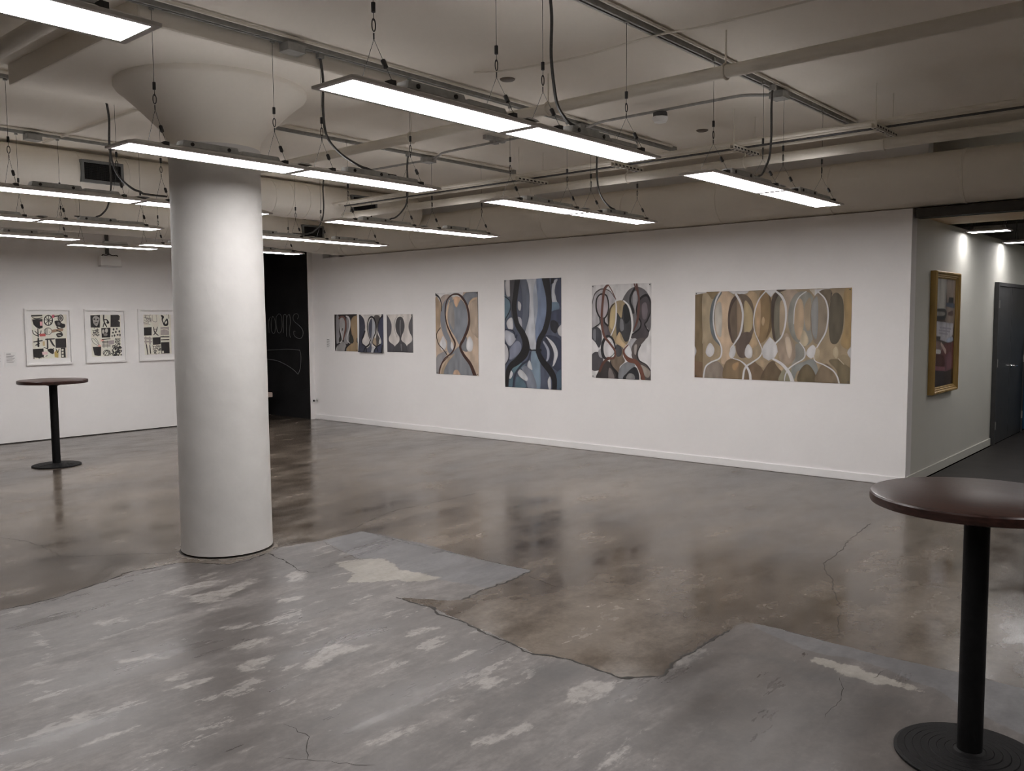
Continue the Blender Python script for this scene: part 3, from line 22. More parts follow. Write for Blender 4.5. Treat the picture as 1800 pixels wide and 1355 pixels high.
DATA['floor']={"grey":[[-5.409,1.181,-5.408,1.726,-5.395,1.904,-5.402,2.035,-5.508,2.388,-5.577,2.607,-5.533,2.905,-5.238,3.076,-5.277,3.414,-5.347,3.556,-5.258,3.88,-5.259,4.263,-4.291,4.261,-3.544,4.281,-3.504,3.979,-3.521,3.787,-3.484,3.54,-3.822,3.341,-3.506,3.352,-3.255,3.305,-2.828,3.235,-2.634,3.191,-2.447,3.255,-2.31,3.244,-2.144,3.23,-2.008,3.385,-2.054,3.546,-2.049,3.697,-2.05,3.892,-2.046,4.116,-2.045,4.274,-1.855,4.297,-1.54,4.277,-1.366,4.267,-1.186,4.27,-0.971,4.285,-0.713,4.283,-0.116,4.235,0.179,3.153,-0.732,0.828,-2.036,-0.289,-4.829,-0.747]],"blue":[[-5.252,3.883,-5.266,4.267,-4.6,4.305,-4.038,4.248,-3.547,4.283,-3.546,4.003,-3.533,3.803,-3.655,3.806,-3.839,3.761,-4.209,3.738,-4.511,3.86,-4.661,3.737,-4.818,3.774],[-2.045,4.274,-1.855,4.297,-1.54,4.277,-1.366,4.267,-1.186,4.27,-0.971,4.285,-0.713,4.283,-0.3,4.258,-0.259,3.776,-0.626,3.795,-0.881,3.922,-1.024,4.039,-1.123,4.051,-1.243,4.117,-1.409,4.138,-1.544,4.1,-1.652,4.105,-1.83,4.178]],"tan":[[-4.721,3.56,-4.629,3.763,-4.521,3.852,-4.31,3.775,-4.209,3.738,-4.048,3.784,-3.895,3.797,-3.898,3.712,-4.0,3.601,-4.1,3.589,-4.134,3.485,-4.277,3.345,-4.424,3.503],[-1.563,4.033,-1.492,4.055,-1.344,4.044,-1.177,4.012,-1.071,3.988,-1.0,3.939,-1.079,3.949,-1.201,3.926,-1.301,3.918,-1.413,3.934,-1.493,3.955,-1.553,3.978]],"scuff":[[-4.987,2.517,-5.036,2.697,-4.993,2.819,-4.93,2.871,-4.893,2.703,-4.935,2.614,-4.918,2.495],[-4.878,2.501,-4.806,2.64,-4.772,2.748,-4.825,2.928,-4.851,3.084,-4.704,2.943,-4.6,2.732,-4.56,2.637,-4.653,2.487,-4.743,2.537],[-4.796,1.978,-4.746,2.107,-4.706,2.185,-4.658,2.114,-4.659,1.964],[-4.963,2.182,-4.998,2.402,-4.967,2.507,-4.912,2.347,-4.925,2.189],[-4.19,1.79,-4.195,1.854,-4.133,1.889,-4.121,1.969,-3.938,2.051,-4.01,1.957,-4.031,1.872,-4.115,1.818],[-3.757,1.86,-3.738,1.954,-3.696,1.942,-3.701,1.861],[-3.645,1.734,-3.631,1.845,-3.647,1.967,-3.588,2.063,-3.559,1.95,-3.588,1.853,-3.616,1.758],[-3.572,2.108,-3.658,2.183,-3.664,2.28,-3.614,2.392,-3.57,2.375,-3.51,2.24,-3.518,2.153],[-3.727,1.399,-3.712,1.488,-3.655,1.588,-3.65,1.488,-3.669,1.41],[-3.419,1.285,-3.448,1.393,-3.446,1.476,-3.403,1.596,-3.374,1.478,-3.377,1.363],[-3.443,1.07,-3.461,1.186,-3.414,1.268,-3.375,1.177,-3.407,1.101],[-3.722,1.163,-3.714,1.262,-3.675,1.272,-3.683,1.196],[-4.168,2.393,-4.114,2.501,-4.074,2.45],[-4.105,2.683,-4.028,2.77,-4.024,2.684],[-3.906,2.239,-3.918,2.379,-3.838,2.505,-3.904,2.697,-3.831,2.632,-3.794,2.425,-3.777,2.292],[-3.628,2.452,-3.725,2.678,-3.734,2.795,-3.657,2.655,-3.627,2.489],[-3.331,2.293,-3.483,2.501,-3.491,2.678,-3.377,2.589,-3.357,2.433],[-3.281,2.212,-3.328,2.28,-3.223,2.275],[-4.918,1.728,-4.773,1.727,-4.542,1.69,-4.389,1.572,-4.407,1.541,-4.516,1.64,-4.817,1.691],[-4.245,2.776,-4.358,2.881,-4.287,3.043,-4.213,2.975],[-4.588,3.067,-4.749,3.292,-4.544,3.277,-4.531,3.171],[-4.188,1.424,-4.218,1.444,-4.182,1.551,-4.14,1.479],[-2.91,1.67,-2.929,1.718,-2.89,1.806,-2.874,1.712],[-4.738,3.187,-4.792,3.318,-4.549,3.286,-4.532,3.135,-4.591,3.087],[-3.981,2.911,-3.987,3.086,-3.994,3.272,-3.967,3.343,-3.914,3.101,-3.946,2.94],[-3.436,2.458,-3.528,2.549,-3.558,2.775,-3.462,2.673,-3.359,2.758,-3.354,2.626,-3.391,2.496],[-3.328,2.3,-3.416,2.443,-3.346,2.533,-3.321,2.396],[-3.284,2.193,-3.316,2.28,-3.236,2.29,-3.251,2.235],[-3.391,2.99,-3.314,3.151,-3.24,3.154,-3.287,3.038,-3.251,2.92],[-2.899,2.873,-2.935,3.008,-2.894,3.111,-2.854,3.009,-2.876,2.877],[-2.726,2.55,-2.729,2.742,-2.726,2.832,-2.655,2.718,-2.693,2.604],[-2.61,2.393,-2.661,2.5,-2.63,2.604,-2.576,2.675,-2.56,2.558,-2.62,2.508,-2.604,2.422],[-2.416,2.483,-2.448,2.627,-2.422,2.624,-2.391,2.505],[-2.247,2.319,-2.285,2.392,-2.206,2.459,-2.216,2.605,-2.156,2.61,-2.153,2.482,-2.17,2.395],[-2.621,2.775,-2.632,2.881,-2.559,2.884,-2.536,2.736],[-2.924,2.305,-2.931,2.46,-2.894,2.547,-2.883,2.418],[-2.761,2.014,-2.772,2.071,-2.755,2.119,-2.744,2.039],[-2.557,2.079,-2.56,2.227,-2.511,2.357,-2.498,2.257,-2.521,2.13],[-1.795,2.458,-1.81,2.607,-1.818,2.784,-1.748,2.678,-1.74,2.532],[-3.116,2.892,-3.084,3.059,-3.022,3.039,-3.043,2.918],[-2.264,2.99,-2.226,3.152,-2.102,3.158,-2.066,3.031,-2.119,2.898,-2.178,2.877],[-2.001,3.025,-2.011,3.17,-1.984,3.224,-1.955,3.064],[-1.797,2.456,-1.801,2.643,-1.817,2.849,-1.792,2.896,-1.758,2.773,-1.748,2.596,-1.758,2.489],[-1.678,3.402,-1.657,3.45,-1.562,3.423,-1.615,3.409]],"dark":[[-2.503,2.96,-2.541,3.078,-2.475,3.195,-2.331,3.193,-2.319,3.084,-2.383,3.002],[-5.061,3.409,-4.954,3.432,-4.648,3.406,-4.831,3.346],[-2.613,2.726,-2.515,2.726,-2.474,2.656,-2.541,2.625],[-3.547,3.641,-3.531,3.729,-3.467,3.731,-3.493,3.637],[-5.31,3.579,-5.291,3.739,-5.258,3.878,-5.186,3.752,-5.195,3.568],[-2.413,2.839,-2.418,2.973,-2.341,2.767,-2.387,2.781],[-1.571,3.802,-1.455,3.899,-1.303,3.923,-1.321,3.826,-1.475,3.73],[-1.859,3.816,-1.702,3.947,-1.587,3.895,-1.701,3.836],[-1.322,3.715,-1.197,3.758,-1.063,3.841,-1.043,3.77,-1.197,3.699],[-2.072,3.601,-2.058,3.689,-2.027,3.715,-2.023,3.604],[-1.591,2.988,-1.558,3.041,-1.489,3.024,-1.536,2.96]],"umber":[[-1.984,3.38,-2.02,3.799,-2.015,4.164,-1.516,3.985,-0.98,3.874,-0.776,3.743,-0.583,3.557,-0.074,3.273,-0.216,2.112,-0.824,1.595,-1.471,2.418,-1.659,2.94]],"cracks":[[0.014,[-3.822,3.341,-3.656,3.344,-3.506,3.352,-3.413,3.293,-3.255,3.305,-3.088,3.273,-2.934,3.239,-2.828,3.235,-2.757,3.214,-2.634,3.191,-2.556,3.237,-2.447,3.255,-2.31,3.244,-2.144,3.23,-2.075,3.305,-2.008,3.385,-2.054,3.546,-2.049,3.697,-2.05,3.892,-2.046,4.116]],[0.009,[-5.372,1.431,-5.408,1.726,-5.395,1.904,-5.402,2.035,-5.463,2.227,-5.508,2.388,-5.586,2.516,-5.577,2.607,-5.549,2.75,-5.533,2.905,-5.385,2.991,-5.238,3.076,-5.217,3.237,-5.277,3.414]],[0.015,[-3.484,3.54,-3.501,3.689,-3.521,3.787,-3.504,3.979,-3.529,4.13,-3.547,4.278]],[0.004,[-3.486,4.181,-3.282,4.131,-3.118,4.12,-2.87,4.128,-2.717,4.2,-2.582,4.233,-2.349,4.151,-2.191,4.118,-2.049,4.103]],[0.004,[-2.277,7.006,-2.235,6.502,-2.149,5.922,-2.14,5.657,-2.071,5.509,-1.947,5.324,-1.86,5.101,-1.811,5.004,-1.715,4.823,-1.681,4.669,-1.597,4.457,-1.545,4.283]],[0.007,[-5.305,3.47,-5.37,3.62,-5.382,3.779,-5.286,3.901]],[0.004,[-5.286,3.901,-5.363,4.25,-5.527,4.623,-5.625,4.963,-5.574,5.398,-5.573,5.928]],[0.004,[-5.259,4.263,-4.802,4.231,-4.28,4.251,-3.915,4.27,-3.544,4.281]],[0.004,[-2.64,1.853,-2.725,1.912,-2.782,1.966,-2.884,1.974,-2.957,1.964]],[0.003,[-2.734,1.791,-2.64,1.853,-2.505,1.935,-2.41,1.993]],[0.003,[-7.289,2.353,-6.966,2.441,-6.672,2.451,-6.33,2.435,-6.156,2.597,-5.994,2.807,-5.786,2.997]],[0.003,[-2.974,4.401,-2.825,4.304,-2.69,4.25,-2.582,4.233]],[0.006,[-5.277,3.414,-5.02,3.381,-4.712,3.302,-4.603,3.359]],[0.003,[-5.231,3.86,-4.799,3.748,-4.592,3.732]],[0.003,[-4.667,3.406,-4.658,3.588,-4.626,3.759]],[0.003,[-1.382,3.884,-1.319,3.739,-1.286,3.582,-1.28,3.437]],[0.003,[-1.26,3.969,-1.249,4.095]]]}

# ------------------------------------------------------------------ helpers
def lin(c):
    return tuple(((v/255)/12.92 if v/255 <= .04045 else ((v/255+.055)/1.055)**2.4) for v in c)

class NT:
    def __init__(s, m):
        s.t = m.node_tree; s.n = s.t.nodes; s.l = s.t.links
    def add(s, typ, **kw):
        n = s.n.new(typ)
        for k, v in kw.items():
            if k.startswith('i_'): n.inputs[k[2:].replace('_', ' ')].default_value = v
            elif k[0] == 'j' and k[1:].isdigit(): n.inputs[int(k[1:])].default_value = v
            else: setattr(n, k, v)
        return n
    def link(s, a, b): s.l.new(a, b)

def mat(name, col, rough=.6, metal=0, spec=.5, var=0, scale=6, bump=0, bscale=60, stretch=(1,1,1), emit=0, ecol=None):
    m = bpy.data.materials.new(name); m.use_nodes = True
    nt = NT(m); b = nt.n['Principled BSDF']
    c = lin(col) if max(col) > 1.5 else tuple(col)
    b.inputs['Base Color'].default_value = (*c, 1)
    b.inputs['Roughness'].default_value = rough
    b.inputs['Metallic'].default_value = metal
    b.inputs['Specular IOR Level'].default_value = spec
    tc = nt.add('ShaderNodeTexCoord'); mp = nt.add('ShaderNodeMapping'); mp.inputs['Scale'].default_value = stretch
    nt.link(tc.outputs['Object'], mp.inputs['Vector'])
    if var:
        no = nt.add('ShaderNodeTexNoise', i_Scale=scale, i_Detail=6.0); nt.link(mp.outputs[0], no.inputs['Vector'])
        rp = nt.add('ShaderNodeValToRGB'); e = rp.color_ramp.elements
        e[0].position = .3; e[1].position = .7
        e[0].color = (*[v*(1-var) for v in c], 1); e[1].color = (*[min(1, v*(1+var)) for v in c], 1)
        nt.link(no.outputs['Fac'], rp.inputs['Fac']); nt.link(rp.outputs[0], b.inputs['Base Color'])
    if bump:
        n2 = nt.add('ShaderNodeTexNoise', i_Scale=bscale, i_Detail=4.0); nt.link(mp.outputs[0], n2.inputs['Vector'])
        bp = nt.add('ShaderNodeBump', i_Strength=bump, i_Distance=.01); nt.link(n2.outputs['Fac'], bp.inputs['Height'])
        nt.link(bp.outputs[0], b.inputs['Normal'])
    if emit:
        b.inputs['Emission Color'].default_value = (*(ecol or c), 1); b.inputs['Emission Strength'].default_value = emit
    return m

class MB:
    """collects geometry and links it as ONE mesh object"""
    def __init__(s): s.v = []; s.f = []; s.mi = []; s.cur = 0; s.sm = []
    def _q(s, fs, smooth=False):
        for f in fs: s.f.append(f); s.mi.append(s.cur); s.sm.append(smooth)
    def box(s, lo, hi):
        x0, y0, z0 = lo; x1, y1, z1 = hi; n = len(s.v)
        s.v += [(x0,y0,z0),(x1,y0,z0),(x1,y1,z0),(x0,y1,z0),(x0,y0,z1),(x1,y0,z1),(x1,y1,z1),(x0,y1,z1)]
        s._q([tuple(n+i for i in q) for q in ((0,3,2,1),(4,5,6,7),(0,1,5,4),(1,2,6,5),(2,3,7,6),(3,0,4,7))]); return s
    def frustum(s, lo, hi, inx, iny):
        x0, y0, z0 = lo; x1, y1, z1 = hi; n = len(s.v)
        s.v += [(x0,y0,z0),(x1,y0,z0),(x1,y1,z0),(x0,y1,z0),(x0+inx,y0+iny,z1),(x1-inx,y0+iny,z1),(x1-inx,y1-iny,z1),(x0+inx,y1-iny,z1)]
        s._q([tuple(n+i for i in q) for q in ((0,3,2,1),(4,5,6,7),(0,1,5,4),(1,2,6,5),(2,3,7,6),(3,0,4,7))]); return s
    def tube(s, path, r, n=8, closed=False, caps=True, flat=None):
        P = [Vector(p) for p in path]; m = len(P); rr = r if hasattr(r, '__len__') else [r]*m
        base = len(s.v); up = None
        for i in range(m):
            a = P[i-1] if (i > 0 or closed) else P[i]; b = P[(i+1) % m] if (i < m-1 or closed) else P[i]
            t = (b-a)
            if t.length < 1e-9: t = Vector((0,0,1))
            t.normalize()
            if up is None:
                up = Vector((0,0,1)) if abs(t.z) < .9 else Vector((1,0,0))
            u = (up - t*up.dot(t))
            if u.length < 1e-6: u = t.orthogonal()
            u.normalize(); w = t.cross(u); up = u
            for k in range(n):
                an = 2*PI*k/n; s.v.append(tuple(P[i] + (u*math.cos(an) + w*math.sin(an))*rr[i]))
        for i in range(m if closed else m-1):
            j = (i+1) % m
            s._q([(base+i*n+k, base+i*n+(k+1) % n, base+j*n+(k+1) % n, base+j*n+k) for k in range(n)], True)
        if caps and not closed:
            s._q([tuple(base+k for k in range(n))[::-1], tuple(base+(m-1)*n+k for k in range(n))])
        return s
    def lathe(s, prof, c=(0,0,0), n=48, jit=None):
        base = len(s.v)
        for (r, z) in prof:
            for k in range(n):
                a = 2*PI*k/n; s.v.append((c[0]+r*math.cos(a), c[1]+r*math.sin(a), c[2]+z))
        for i in range(len(prof)-1):
            s._q([(base+i*n+k, base+i*n+(k+1) % n, base+(i+1)*n+(k+1) % n, base+(i+1)*n+k) for k in range(n)], True)
        s._q([tuple(base+k for k in range(n))[::-1], tuple(base+(len(prof)-1)*n+k for k in range(n))]); return s
    def poly(s, pts):
        n = len(s.v); s.v += [tuple(p) for p in pts]; s._q([tuple(range(n, n+len(pts)))]); return s
    def prism(s, pts2, z0, z1):
        n = len(s.v); k = len(pts2)
        s.v += [(x,y,z0) for x,y in pts2] + [(x,y,z1) for x,y in pts2]
        s._q([tuple(n+i for i in range(k))[::-1], tuple(n+k+i for i in range(k))]+[(n+i, n+(i+1)%k, n+k+(i+1)%k, n+k+i) for i in range(k)]); return s
    def slot(s, i): s.cur = i; return s
    def build(s, name, mats, parent=None, loc=(0,0,0), sharp=35, bevel=0):
        me = bpy.data.meshes.new(name); me.from_pydata(s.v, [], s.f)
        ms = mats if isinstance(mats, (list, tuple)) else [mats]
        for m in ms: me.materials.append(m)
        me.polygons.foreach_set('material_index', s.mi); me.polygons.foreach_set('use_smooth', s.sm)
        if any(s.sm): me.set_sharp_from_angle(angle=math.radians(sharp))
        me.update()
        o = bpy.data.objects.new(name, me); COL.objects.link(o); o.location = loc
        if parent: o.parent = parent
        if bevel:
            b = o.modifiers.new('bevel', 'BEVEL'); b.width = bevel; b.segments = 2; b.limit_method = 'ANGLE'
        return o

def tag(o, label=None, cat=None, group=None, kind=None):
    for k, v in (('label', label), ('category', cat), ('group', group), ('kind', kind)):
        if v: o[k] = v
    return o
def empty(name, loc, label, cat, group=None):
    o = bpy.data.objects.new(name, None); COL.objects.link(o); o.location = loc; o.empty_display_size = .1
    return tag(o, label, cat, group)
def copy_tree(o, parent=None):
    c = o.copy(); COL.objects.link(c)
    if parent: c.parent = parent
    for ch in list(o.children): copy_tree(ch, c)
    return c
def struct(o): o['kind'] = 'structure'; return o

def catmull(pts, closed=False, per=8):
    P = np.array(pts, float); n = len(P)
    if n < 3: 
        t = np.linspace(0, 1, per+1)[:, None]; return P[0]*(1-t)+P[1]*t
    out = []
    for i in range(n if closed else n-1):
        if closed: p0, p1, p2, p3 = P[i-1], P[i], P[(i+1) % n], P[(i+2) % n]
        else: p0, p1, p2, p3 = P[max(i-1, 0)], P[i], P[i+1], P[min(i+2, n-1)]
        for k in range(per):
            t = k/per
            out.append(.5*((2*p1)+(-p0+p2)*t+(2*p0-5*p1+4*p2-p3)*t*t+(-p0+3*p1-3*p2+p3)*t**3))
    if not closed: out.append(P[-1])
    return np.array(out)

# ------------------------------------------------------------------ raster painting used for the artworks (per-vertex colour)
def inside(poly, X, Y):
    r = np.zeros(X.shape, bool); x, y = poly[:, 0], poly[:, 1]; j = len(x)-1
    for i in range(len(x)):
        c = (y[i] > Y) != (y[j] > Y)
        dy = y[j]-y[i]
        if dy != 0: r ^= c & (X < (x[j]-x[i])*(Y-y[i])/dy + x[i])
        j = i
    return r
def segdist(poly, X, Y, closed=True):
    d = np.full(X.shape, 1e9); n = len(poly)
    for i in range(n if closed else n-1):
        a = poly[i]; b = poly[(i+1) % n]; ab = b-a; L = (ab**2).sum()
        if L < 1e-14: continue
        t = np.clip(((X-a[0])*ab[0]+(Y-a[1])*ab[1])/L, 0, 1)
        d = np.minimum(d, (X-a[0]-ab[0]*t)**2+(Y-a[1]-ab[1]*t)**2)
    return np.sqrt(d)
def smooth_noise(h, w, ch, cw):
    g = rng.random((ch+1, cw+1)); y = np.linspace(0, ch, h); x = np.linspace(0, cw, w)
    yi = np.minimum(y.astype(int), ch-1); xi = np.minimum(x.astype(int), cw-1); fy = (y-yi)[:, None]; fx = (x-xi)[None]
    fy = fy*fy*(3-2*fy); fx = fx*fx*(3-2*fx)
    return (g[yi][:, xi]*(1-fy)*(1-fx)+g[yi+1][:, xi]*fy*(1-fx)+g[yi][:, xi+1]*(1-fy)*fx+g[yi+1][:, xi+1]*fy*fx)
def paint(ops, W, H, w, h, gain=1.22, wash=.16):
    """ops in unit coordinates (u right, v down) on a sheet w x h metres -> linear colour array, row 0 on top"""
    A = h/w
    U, V = np.meshgrid((np.arange(W))/(W-1), (np.arange(H))/(H-1)*A)
    img = np.ones((H, W, 3))*np.array(lin((198, 196, 196)))
    px = 1/W
    for k, col, L in ops:
        c = np.array(lin(col))
        if k == 'n':
            x0, y0, x1, y1, n, wd = L
            lr = np.random.default_rng(abs(int(x0*9999)))
            for _ in range(int(n)):
                a = lr.uniform((x0, y0*A), (x1, y1*A)); ang = lr.uniform(0, 6.28); ln = lr.uniform(.5, 2.2)*wd
                p = np.array([a, a+ln*np.array([math.cos(ang), math.sin(ang)])*1.0, a+ln*np.array([math.cos(ang+.9), math.sin(ang+.9)])*1.6])
                paint_mask(img, U, V, p, wd*.5, c, px, wash*.3)
            continue
        if k in ('f', 'p'):
            P = np.array(L).reshape(-1, 2)*[1, A]
            if k == 'f': P = catmull(P, True, 7)
            lo = P.min(0)-3*px; hi = P.max(0)+3*px
            c0, c1 = [int(np.clip(q*(W-1), 0, W)) for q in (lo[0], hi[0]+px)]; r0, r1 = [int(np.clip(q/A*(H-1), 0, H)) for q in (lo[1], hi[1]+2*px)]
            if c1 <= c0 or r1 <= r0: continue
            u, v = U[r0:r1+1, c0:c1+1], V[r0:r1+1, c0:c1+1]
            sd = np.where(inside(P, u, v), 1, -1)*segdist(P, u, v)
            a = np.clip(sd/px*.9+.5, 0, 1)
            hh, ww = u.shape
            tone = 1+wash*(2*smooth_noise(hh, ww, max(1, hh//22), max(1, ww//9))-1) - wash*.9*np.exp(-np.clip(sd, 0, 1)/(.022))
            img[r0:r1+1, c0:c1+1] = img[r0:r1+1, c0:c1+1]*(1-a[..., None]) + c*tone[..., None]*a[..., None]
        else:
            P = np.array(L).reshape(-1, 3)*[1, A, 1]
            P = catmull(P, k == 'c', 6)
            paint_mask(img, U, V, P[:, :2], P[:, 2]*.5, c, px, wash*.5, k == 'c')
    return np.clip(img*gain, .003, .86)
def paint_mask(img, U, V, P, rad, c, px, wash, closed=False):
    H, W = U.shape; A = V[-1, 0]
    rad = np.broadcast_to(np.asarray(rad, float), (len(P),)); R = rad.max()+2*px
    lo = P.min(0)-R; hi = P.max(0)+R
    c0, c1 = [int(np.clip(q*(W-1), 0, W)) for q in (lo[0], hi[0]+px)]; r0, r1 = [int(np.clip(q/A*(H-1), 0, H)) for q in (lo[1], hi[1]+px)]
    if c1 <= c0 or r1 <= r0: return
    u, v = U[r0:r1+1, c0:c1+1], V[r0:r1+1, c0:c1+1]
    best = np.full(u.shape, -1e9); n = len(P)
    for i in range(n if closed else n-1):
        a, b = P[i], P[(i+1) % n]; ab = b-a; L = (ab**2).sum()
        if L < 1e-14: continue
        t = np.clip(((u-a[0])*ab[0]+(v-a[1])*ab[1])/L, 0, 1)
        d = np.sqrt((u-a[0]-ab[0]*t)**2+(v-a[1]-ab[1]*t)**2)
        best = np.maximum(best, rad[i]*(1-t)+rad[(i+1) % n]*t-d)
    al = np.clip(best/px*.9+.5, 0, 1)[..., None]
    hh, ww = u.shape
    tone = (1+wash*(2*smooth_noise(hh, ww, max(1, hh//18), max(1, ww//8))-1))[..., None]
    img[r0:r1+1, c0:c1+1] = img[r0:r1+1, c0:c1+1]*(1-al)+c*tone*al

def colour_grid(name, img, w, h, m, parent, place, off=None, back=None):
    """a finely divided sheet whose vertices carry the painted colours; place(u_m, v_m, d) -> point (u right, v up, d out of the wall)"""
    H, W, _ = img.shape
    U, V = np.meshgrid(np.linspace(0, w, W), np.linspace(h, 0, H))
    D = off(U/w, V/h) if off else np.zeros_like(U)
    pts = place(U.ravel(), V.ravel(), D.ravel())
    i = np.arange(H*W).reshape(H, W)
    q = np.stack([i[:-1, :-1], i[1:, :-1], i[1:, 1:], i[:-1, 1:]], -1).reshape(-1, 4)
    me = bpy.data.meshes.new(name); me.vertices.add(H*W); me.vertices.foreach_set('co', pts.astype(np.float32).ravel())
    n = len(q); me.loops.add(4*n); me.loops.foreach_set('vertex_index', q.astype(np.int32).ravel())
    me.polygons.add(n); me.polygons.foreach_set('loop_start', np.arange(0, 4*n, 4, dtype=np.int32)); me.polygons.foreach_set('loop_total', np.full(n, 4, np.int32))
    me.polygons.foreach_set('use_smooth', np.ones(n, bool))
    me.update(calc_edges=True)
    at = me.color_attributes.new('paint', 'FLOAT_COLOR', 'POINT')
    at.data.foreach_set('color', np.concatenate([img.reshape(-1, 3), np.ones((H*W, 1))], 1).astype(np.float32).ravel())
    me.materials.append(m); me.validate()
    o = bpy.data.objects.new(name, me); COL.objects.link(o)
    if parent: o.parent = parent
    return o

# ------------------------------------------------------------------ materials
M = {}
M['wall'] = mat('wall_white_paint', (.85, .835, .83), .75, spec=.25, var=.015, scale=1.5, bump=.06, bscale=90)
M['ceil'] = mat('ceiling_cream_paint', (.82, .775, .70), .8, spec=.2, var=.03, scale=1.2, bump=.15, bscale=25)
M['column'] = mat('column_white_plaster', (.63, .618, .60), .6, spec=.25, var=.04, scale=4, bump=.8, bscale=11)
M['duct'] = mat('duct_cream_paint', (.84, .80, .73), .6, spec=.3, var=.03, scale=2, bump=.12, bscale=6)
M['black_wall'] = mat('chalkboard_paint', (.012, .012, .013), .7, spec=.2, var=.2, scale=3)
M['chalk'] = mat('chalk', (.12, .12, .12), .9)
M['base'] = mat('baseboard_paint', (.84, .83, .825), .5, spec=.4, var=.01)
M['corr'] = mat('corridor_paint', (.66, .655, .60), .7, spec=.25, var=.02, scale=1.5)
M['darkgap'] = mat('dark_gap', (.02, .018, .016), .8)
M['galv'] = mat('galvanised_steel', (.34, .34, .325), .5, metal=.25, var=.15, scale=20)
M['pipe'] = mat('painted_pipe', (.72, .68, .60), .5, spec=.4, var=.03)
M['cable'] = mat('dark_cable', (.03, .03, .03), .6)
M['wire'] = mat('steel_wire', (.05, .05, .05), .5, metal=.3)
M['cord'] = mat('grey_flex_conduit', (.09, .09, .09), .5, metal=.3, var=.2, scale=80)
M['housing'] = mat('white_powder_coat', (.62, .60, .57), .5, var=.02)
M['driver'] = mat('driver_grey', (.45, .46, .45), .5, metal=.2, var=.12, scale=25)
M['frame_w'] = mat('white_frame', (.84, .83, .82), .45, var=.015)
M['matboard'] = mat('mat_board', (.88, .87, .86), .85, var=.01)
M['gold'] = mat('gold_leaf', (.40, .26, .085), .4, metal=.35, var=.25, scale=14, stretch=(1, 1, .15))
M['door'] = mat('charcoal_door', (.055, .056, .058), .5, var=.1, scale=8)
M['chrome'] = mat('brushed_chrome', (.75, .75, .74), .25, metal=1, var=.05)
M['blue'] = mat('blue_panel', (.01, .07, .14), .5, var=.1)
M['beam'] = mat('shade_dark_beam', (.05, .047, .042), .7, var=.15)  # dark tone stands in for shade on the header face
M['tan'] = mat('warm_lit_soffit', (.86, .66, .45), .6, var=.06, scale=3)  # warm lamp light put into the soffit colour
M['carpet'] = mat('dark_corridor_floor', (.03, .027, .025), .5, spec=.25, var=.25, scale=5)
M['iron'] = mat('black_cast_iron', (.006, .006, .0065), .55, spec=.14, var=.2, scale=40, bump=.1, bscale=200)
M['grille'] = mat('grille_frame_grey', (.20, .21, .21), .5, metal=.4, var=.1)
M['grille_d'] = mat('grille_dark', (.015, .015, .016), .6)
M['box_w'] = mat('white_plastic', (.92, .92, .91), .4, var=.01)
M['plate'] = mat('bronze_plate', (.12, .095, .07), .5, var=.1)
M['bench'] = mat('pale_bench', (.55, .45, .40), .5, var=.1)
M['card'] = mat('label_card', (.82, .815, .81), .7, var=.01)
M['ink'] = mat('grey_ink', (.32, .32, .32), .8)
M['edge'] = mat('paper_edge', (.68, .67, .66), .8, var=.02)
M['pin'] = mat('pin_steel', (.12, .12, .12), .3, metal=.8)
M['backdark'] = mat('dark_shaft', (.10, .095, .085), .9, var=.1)
# LED diffuser
m = bpy.data.materials.new('led_diffuser'); m.use_nodes = True; nt = NT(m); nt.n.clear()
em = nt.add('ShaderNodeEmission', i_Strength=21.0); em.inputs['Color'].default_value = (1, .965, .955, 1)
out = nt.add('ShaderNodeOutputMaterial'); nt.link(em.outputs[0], out.inputs[0]); M['led'] = m
m = bpy.data.materials.new('added_uplight_glow'); m.use_nodes = True; nt = NT(m); nt.n.clear()  # invented upward emission that lifts the ceiling brightness
em = nt.add('ShaderNodeEmission', i_Strength=8.0); em.inputs['Color'].default_value = (1, .965, .955, 1)
out = nt.add('ShaderNodeOutputMaterial'); nt.link(em.outputs[0], out.inputs[0]); M['up'] = m
# artwork paint
m = bpy.data.materials.new('artwork_paint'); m.use_nodes = True; nt = NT(m); b = nt.n['Principled BSDF']
a = nt.add('ShaderNodeAttribute', attribute_name='paint'); tc = nt.add('ShaderNodeTexCoord')
no = nt.add('ShaderNodeTexNoise', i_Scale=260.0, i_Detail=3.0); nt.link(tc.outputs['Object'], no.inputs['Vector'])
hs = nt.add('ShaderNodeHueSaturation', i_Saturation=.84); mr = nt.add('ShaderNodeMapRange', i_To_Min=.86, i_To_Max=1.06)
nt.link(no.outputs['Fac'], mr.inputs['Value']); nt.link(mr.outputs[0], hs.inputs['Value']); nt.link(a.outputs['Color'], hs.inputs['Color'])
nt.link(hs.outputs[0], b.inputs['Base Color']); b.inputs['Roughness'].default_value = .5; b.inputs['Specular IOR Level'].default_value = .3; M['paint'] = m
